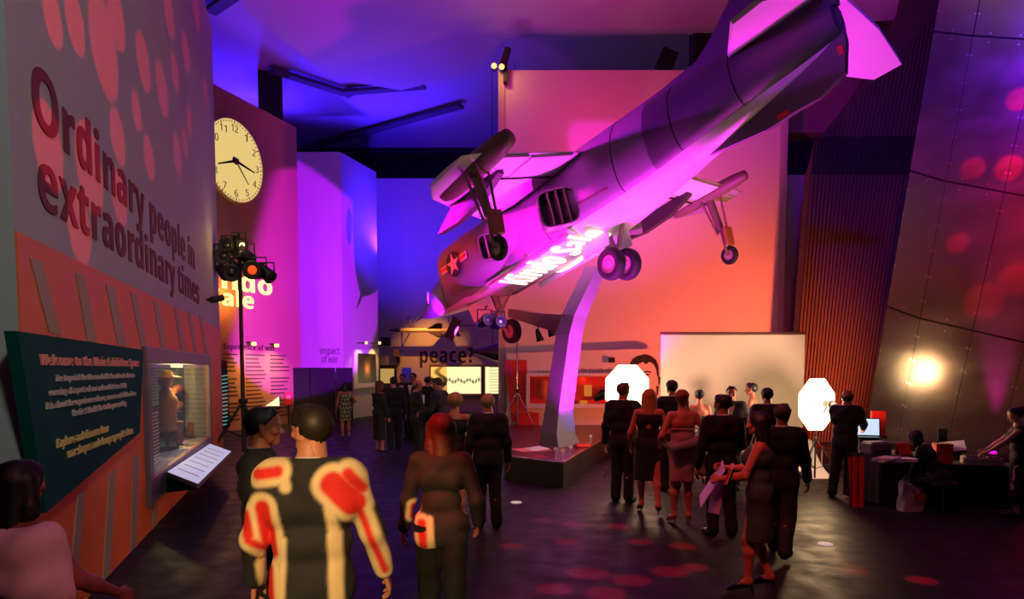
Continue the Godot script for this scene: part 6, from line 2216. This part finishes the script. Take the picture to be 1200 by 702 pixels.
func people() -> void:
	var red := Color(0.70, 0.02, 0.015)
	var crm := Color(0.78, 0.62, 0.33)
	var blk := Color(0.018, 0.018, 0.018)
	# big man from behind, projected red and cream light painted into his black jacket
	var projected_reds := [[-0.24, 1.53, -0.14, 1.545, 0.028], [-0.32, 1.32, -0.30, 1.22, 0.03], [-0.22, 1.36, -0.19, 1.14, 0.042], [-0.30, 1.20, -0.20, 1.13, 0.022], [-0.21, 1.04, -0.20, 0.80, 0.036], [0.13, 1.48, 0.22, 1.38, 0.062], [0.20, 1.53, 0.26, 1.45, 0.03], [0.25, 1.33, 0.36, 0.98, 0.020]]
	var projected_creams := [[-0.12, 1.56, -0.10, 1.47, 0.03], [0.10, 1.46, 0.13, 1.22, 0.028], [0.13, 1.22, 0.14, 0.7, 0.035], [-0.12, 1.2, -0.14, 0.8, 0.02]]
	person("man from behind, largest guest in front, projected red and cream light painted on black jacket", at_floor(362, 3.45), {"h": 1.86, "turn": 6.0, "look": 0.8, "fine": true, "hair_color": Color(0.13, 0.09, 0.07), "skin": Color(0.74, 0.50, 0.38), "right": Vector3(0.20, 0.47, -0.10), "left": Vector3(-0.17, 0.50, -0.06), "lf": Vector3(-0.06, 0.0, -0.08), "rf": Vector3(0.06, 0.02, 0.10),
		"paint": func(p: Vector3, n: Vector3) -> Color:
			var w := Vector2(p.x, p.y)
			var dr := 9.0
			for k in projected_reds:
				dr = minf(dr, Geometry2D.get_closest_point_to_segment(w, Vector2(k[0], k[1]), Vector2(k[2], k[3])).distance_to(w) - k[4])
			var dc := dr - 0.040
			for k in projected_creams:
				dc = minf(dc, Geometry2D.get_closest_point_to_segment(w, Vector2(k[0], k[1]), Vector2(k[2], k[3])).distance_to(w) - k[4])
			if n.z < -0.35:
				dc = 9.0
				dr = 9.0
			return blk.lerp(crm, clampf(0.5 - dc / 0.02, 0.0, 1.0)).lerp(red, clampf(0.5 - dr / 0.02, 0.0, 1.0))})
	person("man in a dark suit in profile, looking right beside the man under projected light", at_floor(304, 4.3), {"h": 1.80, "turn": -75.0, "fine": true, "face": true, "skin": Color(0.62, 0.36, 0.26), "shirt": Color(0.62, 0.72, 0.80), "c1": Color(0.06, 0.06, 0.07)})
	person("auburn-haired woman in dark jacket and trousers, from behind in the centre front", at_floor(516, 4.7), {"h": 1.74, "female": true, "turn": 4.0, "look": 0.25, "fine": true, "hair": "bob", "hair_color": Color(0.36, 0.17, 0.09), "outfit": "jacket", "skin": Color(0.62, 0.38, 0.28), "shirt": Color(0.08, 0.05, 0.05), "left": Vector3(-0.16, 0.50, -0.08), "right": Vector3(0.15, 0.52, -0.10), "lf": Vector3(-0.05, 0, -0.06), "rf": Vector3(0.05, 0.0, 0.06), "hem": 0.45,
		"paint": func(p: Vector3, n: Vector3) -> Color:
			var base := Color(0.022, 0.013, 0.012)  # projected cream and red light is painted over this dark cloth
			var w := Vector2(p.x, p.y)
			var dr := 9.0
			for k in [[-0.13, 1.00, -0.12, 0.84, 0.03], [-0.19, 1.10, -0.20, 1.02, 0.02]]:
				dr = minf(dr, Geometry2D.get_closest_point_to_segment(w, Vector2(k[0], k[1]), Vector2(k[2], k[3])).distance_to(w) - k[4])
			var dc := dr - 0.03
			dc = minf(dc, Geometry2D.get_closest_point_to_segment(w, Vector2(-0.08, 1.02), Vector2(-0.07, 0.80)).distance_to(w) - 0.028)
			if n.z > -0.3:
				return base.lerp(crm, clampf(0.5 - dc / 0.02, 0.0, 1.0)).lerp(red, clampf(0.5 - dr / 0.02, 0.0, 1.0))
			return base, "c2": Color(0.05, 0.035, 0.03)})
	# couple by the platform
	person("woman with short blonde hair in a sleeveless black dress beside the grey-haired man", at_floor(533, 9.1), {"h": tall(461, 9.1), "female": true, "turn": -10.0, "hair": "crop", "hair_color": Color(0.62, 0.42, 0.24), "outfit": "dress", "hem": 0.27, "skin": Color(0.66, 0.40, 0.30)})
	person("grey-haired man in a black suit from behind, at the left corner of the platform", at_floor(572, 8.75), {"h": tall(462, 8.75), "turn": 15.0, "hair_color": Color(0.62, 0.48, 0.38), "look": -0.3, "lf": Vector3(-0.05, 0, -0.05), "rf": Vector3(0.05, 0, 0.06)})
	# group on the left, far off
	person("man with a white shirt front turned left before the bright screen", at_floor(517, 14.2), {"h": 1.86, "turn": 70.0, "face": true, "nod": -0.25, "lean": 0.1, "left": Vector3(-0.10, 0.62, -0.2), "right": Vector3(0.12, 0.63, -0.2), "skin": Color(0.58, 0.36, 0.27)})
	person("man in a black suit in profile facing the man with the white shirt front", at_floor(488, 15.0), {"h": 1.80, "turn": -70.0, "face": true, "hair": "balding", "hair_color": Color(0.12, 0.08, 0.07), "skin": Color(0.62, 0.34, 0.26), "right": Vector3(0.10, 0.62, -0.18)})
	person("red-haired woman in black, leftmost of the dark group under the green sign", at_floor(444, 16.4), {"h": 1.76, "female": true, "turn": -40.0, "hair": "bob", "hair_color": Color(0.30, 0.10, 0.06), "outfit": "dress", "sleeves": true, "top": 0.86, "hem": 0.2, "far": true, "left": Vector3(-0.12, 0.6, -0.18)})
	person("dark suited man from behind, second from the left in the dark group", at_floor(461, 17.2), {"h": 1.84, "turn": 10.0, "far": true})
	person("man in black facing us at the back of the dark group", at_floor(472, 21.0), {"h": 1.88, "turn": 170.0, "far": true, "skin": Color(0.5, 0.28, 0.26)})
	person("tall man in black at the back of the dark group before the blue screen", at_floor(484, 20.0), {"h": 1.92, "turn": 150.0, "far": true, "skin": Color(0.5, 0.28, 0.26)})
	person("dark haired man in black behind the man with the white shirt front", at_floor(501, 19.0), {"h": 1.82, "turn": -20.0, "far": true})
	person("woman in a short floral dress standing alone before the black folding screen", at_floor(404, 19.8), {"h": 1.66, "female": true, "turn": 20.0, "hair": "bob", "hair_color": Color(0.05, 0.04, 0.04), "outfit": "dress", "hem": 0.34, "skin": Color(0.62, 0.33, 0.24), "right": Vector3(0.14, 0.62, -0.1),
		"paint": func(p: Vector3, _n: Vector3) -> Color:
			var s := sin(p.x * 34.0 + sin(p.y * 21.0)) * sin(p.y * 27.0 + p.z * 19.0)
			return Color(0.20, 0.26, 0.10) if s > 0.25 else (Color(0.30, 0.20, 0.10) if s < -0.45 else Color(0.02, 0.025, 0.02))})
	# guests before the backdrop
	var r1 := gp(729, 588)
	person("man in a black suit from behind, standing against the left umbrella light", r1, {"h": tall(449, -r1.z), "turn": -25.0, "look": -0.3, "hair_color": Color(0.30, 0.20, 0.12), "right": Vector3(0.14, 0.56, -0.12)})
	var r2 := gp(759, 602)
	person("woman with long straight blonde hair in a sleeveless black dress, walking away", r2, {"h": tall(456, -r2.z), "female": true, "turn": -8.0, "hair": "long", "hair_color": Color(0.72, 0.44, 0.22), "outfit": "dress", "hem": 0.285, "wide": 0.105, "skin": Color(0.72, 0.40, 0.30), "lf": Vector3(-0.05, 0.0, -0.05), "rf": Vector3(0.07, 0.03, 0.16), "left": Vector3(-0.15, 0.52, -0.08), "right": Vector3(0.14, 0.56, -0.12)})
	person("broad man in a black suit behind the blonde woman and the silver dress", at_floor(788, 11.4), {"h": tall(446, 11.4), "turn": 8.0, "hair_color": Color(0.07, 0.05, 0.04)})
	var r4 := gp(798, 614)
	var pk := person("woman with curled blonde updo in a strapless silver pink dress and high heels", r4, {"h": tall(457, -r4.z), "female": true, "turn": 2.0, "look": -0.5, "hair": "updo", "hair_color": Color(0.62, 0.36, 0.18), "outfit": "dress", "straps": false, "top": 0.745, "hem": 0.33, "wide": 0.085, "c1": Color(0.66, 0.48, 0.50), "skin": Color(0.74, 0.42, 0.33), "shoe": mt(Color(0.5, 0.3, 0.3), 0.3), "left": Vector3(-0.15, 0.58, -0.10), "right": Vector3(0.16, 0.62, -0.12)})
	var shb := B.new()
	var hh: float = tall(457, -r4.z)
	shb.add(sdf([bone(Vector3(-0.125, 0.60, -0.05) * hh, Vector3(-0.07, 0.575, 0.09) * hh, 0.026 * hh), bone(Vector3(-0.07, 0.575, 0.09) * hh, Vector3(0.07, 0.62, 0.085) * hh, 0.034 * hh), bone(Vector3(0.07, 0.62, 0.085) * hh, Vector3(0.16, 0.68, 0.0) * hh, 0.03 * hh), bone(Vector3(0.13, 0.66, 0.04) * hh, Vector3(0.15, 0.40, 0.03) * hh, 0.028 * hh, 0.04 * hh)], 0.012, 0.03, [], 0.006))
	obj("shawl", shb, mt(Color(0.50, 0.44, 0.46), 0.6), pk)
	person("woman with a dark updo and bare shoulders in a black and white patterned dress", at_floor(820, 12.1), {"h": tall(457, 12.1), "female": true, "turn": -5.0, "hair": "updo", "hair_color": Color(0.04, 0.03, 0.03), "outfit": "dress", "straps": false, "top": 0.75, "hem": 0.3, "skin": Color(0.72, 0.42, 0.32),
		"paint": func(p: Vector3, _n: Vector3) -> Color:
			return Color(0.6, 0.56, 0.55) if sin(p.x * 46.0 + 2.0 * sin(p.y * 31.0)) * sin(p.y * 41.0) > 0.42 else Color(0.02, 0.02, 0.022)})
	var r6 := gp(844, 628)
	person("man with short dark hair in a black suit from behind, right of the silver dress", r6, {"h": tall(463, -r6.z), "turn": 5.0, "look": 0.6, "hair_color": Color(0.03, 0.025, 0.02), "skin": Color(0.55, 0.32, 0.24), "right": Vector3(0.12, 0.58, -0.16), "rf": Vector3(0.07, 0, 0.03)})
	person("heavy man in a dinner jacket and white collar facing us, behind the dark-haired man", at_floor(858, 11.6), {"h": tall(453, 11.6), "turn": 160.0, "face": true, "bow": true, "hair_color": Color(0.16, 0.10, 0.07), "skin": Color(0.52, 0.28, 0.20)})
	person("person with short cropped hair and bare shoulders near the backdrop", at_floor(882, 12.6), {"h": tall(449, 12.6), "female": true, "turn": 60.0, "face": true, "outfit": "dress", "straps": false, "top": 0.76, "hair_color": Color(0.05, 0.03, 0.03), "skin": Color(0.60, 0.32, 0.22)})
	person("man in black from behind, last before the right edge of the backdrop", at_floor(900, 10.6), {"h": tall(455, 10.6), "turn": -6.0, "hair_color": Color(0.05, 0.04, 0.035), "skin": Color(0.55, 0.32, 0.24)})
	var r10 := gp(893, 694)
	var wk := person("woman with long dark hair in a dark grey dress walking left and holding papers", r10 + Vector3(-0.05, 0, 0), {"h": 1.66, "female": true, "turn": 62.0, "fine": true, "hair": "long", "hair_color": Color(0.09, 0.03, 0.03), "outfit": "dress", "sleeves": false, "hem": 0.31, "wide": 0.105, "c1": Color(0.20, 0.24, 0.22), "skin": Color(0.72, 0.38, 0.30), "left": Vector3(-0.10, 0.62, -0.20), "right": Vector3(0.09, 0.66, -0.21), "grip": true, "lf": Vector3(-0.04, 0.0, -0.045), "rf": Vector3(0.045, 0.02, 0.06)})
	var pp := thing("paper_leaflet", "large pale lilac leaflet in the hands of the walking woman in grey", "leaflet", wk.transform * Vector3(0.0, 1.02, -0.42), 62 + 20)
	boxed("sheet", Vector3(0, -0.05, 0), Vector3(0.32, 0.42, 0.006), mt(Color(0.75, 0.62, 0.85), 0.6), pp, Basis.from_euler(Vector3(0.5, 0, 0.2)), 0.0)
	boxed("sheet", Vector3(0.06, -0.18, 0.05), Vector3(0.22, 0.32, 0.006), mt(Color(0.80, 0.45, 0.75), 0.6), pp, Basis.from_euler(Vector3(0.2, 0.3, -0.1)), 0.0)
	var rbk := thing("red_programme", "small dark red programme book under the arm of the walking woman", "book", wk.transform * Vector3(-0.17, 1.10, -0.24), 70)
	boxed("cover", Vector3.ZERO, Vector3(0.24, 0.16, 0.02), M.red, rbk, Basis.from_euler(Vector3(0.3, 0, 0.1)), 0.004)
	boxed("pages", Vector3(0, 0.0, 0.014), Vector3(0.23, 0.15, 0.008), M.paper, rbk, Basis.from_euler(Vector3(0.3, 0, 0.1)), 0.0)
	person("man in a black suit walking behind the woman in grey", at_floor(918, 7.3), {"h": tall(474, 7.3), "turn": -30.0, "hair_color": Color(0.28, 0.20, 0.16), "right": Vector3(0.15, 0.5, -0.1), "lf": Vector3(-0.05, 0, -0.12), "rf": Vector3(0.05, 0.03, 0.12), "skin": Color(0.6, 0.36, 0.28)})
	# right: photographer's helper, seated woman, woman at the mixer
	var s1 := gp(988, 583)
	person("balding man in a black suit from behind, bending over the laptop", s1, {"h": tall(457, -s1.z), "turn": -38.0, "hair": "balding", "hair_color": Color(0.14, 0.09, 0.07), "skin": Color(0.62, 0.38, 0.28), "lean": 0.10, "nod": -0.15, "right": Vector3(0.10, 0.66, -0.27), "left": Vector3(-0.08, 0.64, -0.27), "lf": Vector3(-0.09, 0, 0.03), "rf": Vector3(0.08, 0, 0.0)})
	var st := thing("stool", "low black stool under the seated woman", "stool", at_floor(1109, 9.6), 0)
	var b := B.new()
	b.lathe([[0.0, 0.40], [0.19, 0.40], [0.20, 0.43], [0.18, 0.46], [0.0, 0.46]], Transform3D.IDENTITY, 20)
	obj("seat", b, M.black, st)
	for k in 4:
		var a := TAU * k / 4 + 0.4
		b = B.new()
		b.tube([Vector3(cos(a) * 0.14, 0.40, sin(a) * 0.14), Vector3(cos(a) * 0.2, 0.0, sin(a) * 0.2)], [0.016], 8)
		obj("leg", b, M.black, st)
	person("dark-haired woman in black sitting bent over the table behind the carrier bag", at_floor(1108, 9.6), {"h": 1.60, "female": true, "heels": false, "turn": 40.0, "drop": 0.215, "lean": 0.55, "nod": -0.3, "hair": "bob", "hair_color": Color(0.03, 0.025, 0.025), "outfit": "jacket", "hem": 0.45, "skin": Color(0.5, 0.3, 0.24), "lf": Vector3(-0.07, 0, -0.27), "rf": Vector3(0.07, 0, -0.24), "left": Vector3(-0.08, 0.60, -0.24), "right": Vector3(0.08, 0.60, -0.26)})
	person("dark-haired woman in black at the far right with bare forearms over the mixer", at_floor(1198, 9.4), {"h": tall(478, 9.4), "female": true, "heels": false, "turn": 62.0, "face": true, "nod": -0.25, "hair": "updo", "hair_color": Color(0.04, 0.03, 0.03), "outfit": "dress", "hem": 0.12, "top": 0.85, "sleeves": false, "skin": Color(0.70, 0.48, 0.40), "left": Vector3(-0.10, 0.60, -0.25), "right": Vector3(0.10, 0.60, -0.24), "lean": 0.06})
	# half seen at the left edge
	person("woman in a black dress cut by the left edge of the picture", at_floor(14, 3.0), {"h": 1.64, "female": true, "turn": -20.0, "fine": true, "hair": "bob", "hair_color": Color(0.03, 0.02, 0.02), "outfit": "dress", "hem": 0.12, "skin": Color(0.58, 0.30, 0.26), "right": Vector3(0.13, 0.58, -0.20), "left": Vector3(-0.14, 0.55, -0.1)})
	var ls := at_floor(14, 3.0)
	b = B.new()
	b.add(sdf([bone(Vector3(-0.16, 1.30, 0.0), Vector3(-0.17, 1.08, 0.02), 0.085, 0.08), bone(Vector3(0.16, 1.30, 0.0), Vector3(0.20, 1.06, 0.0), 0.085, 0.085), bone(Vector3(-0.14, 1.26, 0.06), Vector3(0.14, 1.26, 0.06), 0.10, 0.10, Vector3(0, 0, 1), 1.3), bone(Vector3(-0.12, 1.14, 0.07), Vector3(0.14, 1.12, 0.07), 0.09, 0.09, Vector3(0, 0, 1), 1.3)], 0.013, 0.05, [], 0.007))
	var lace := obj("lace_shawl", b, mt(Color(0.88, 0.74, 0.74), 0.8))
	lace.position = ls
	lace.rotation_degrees.y = -20
	tag(lace, "pale lace shawl round the shoulders of the woman at the left edge", "shawl")
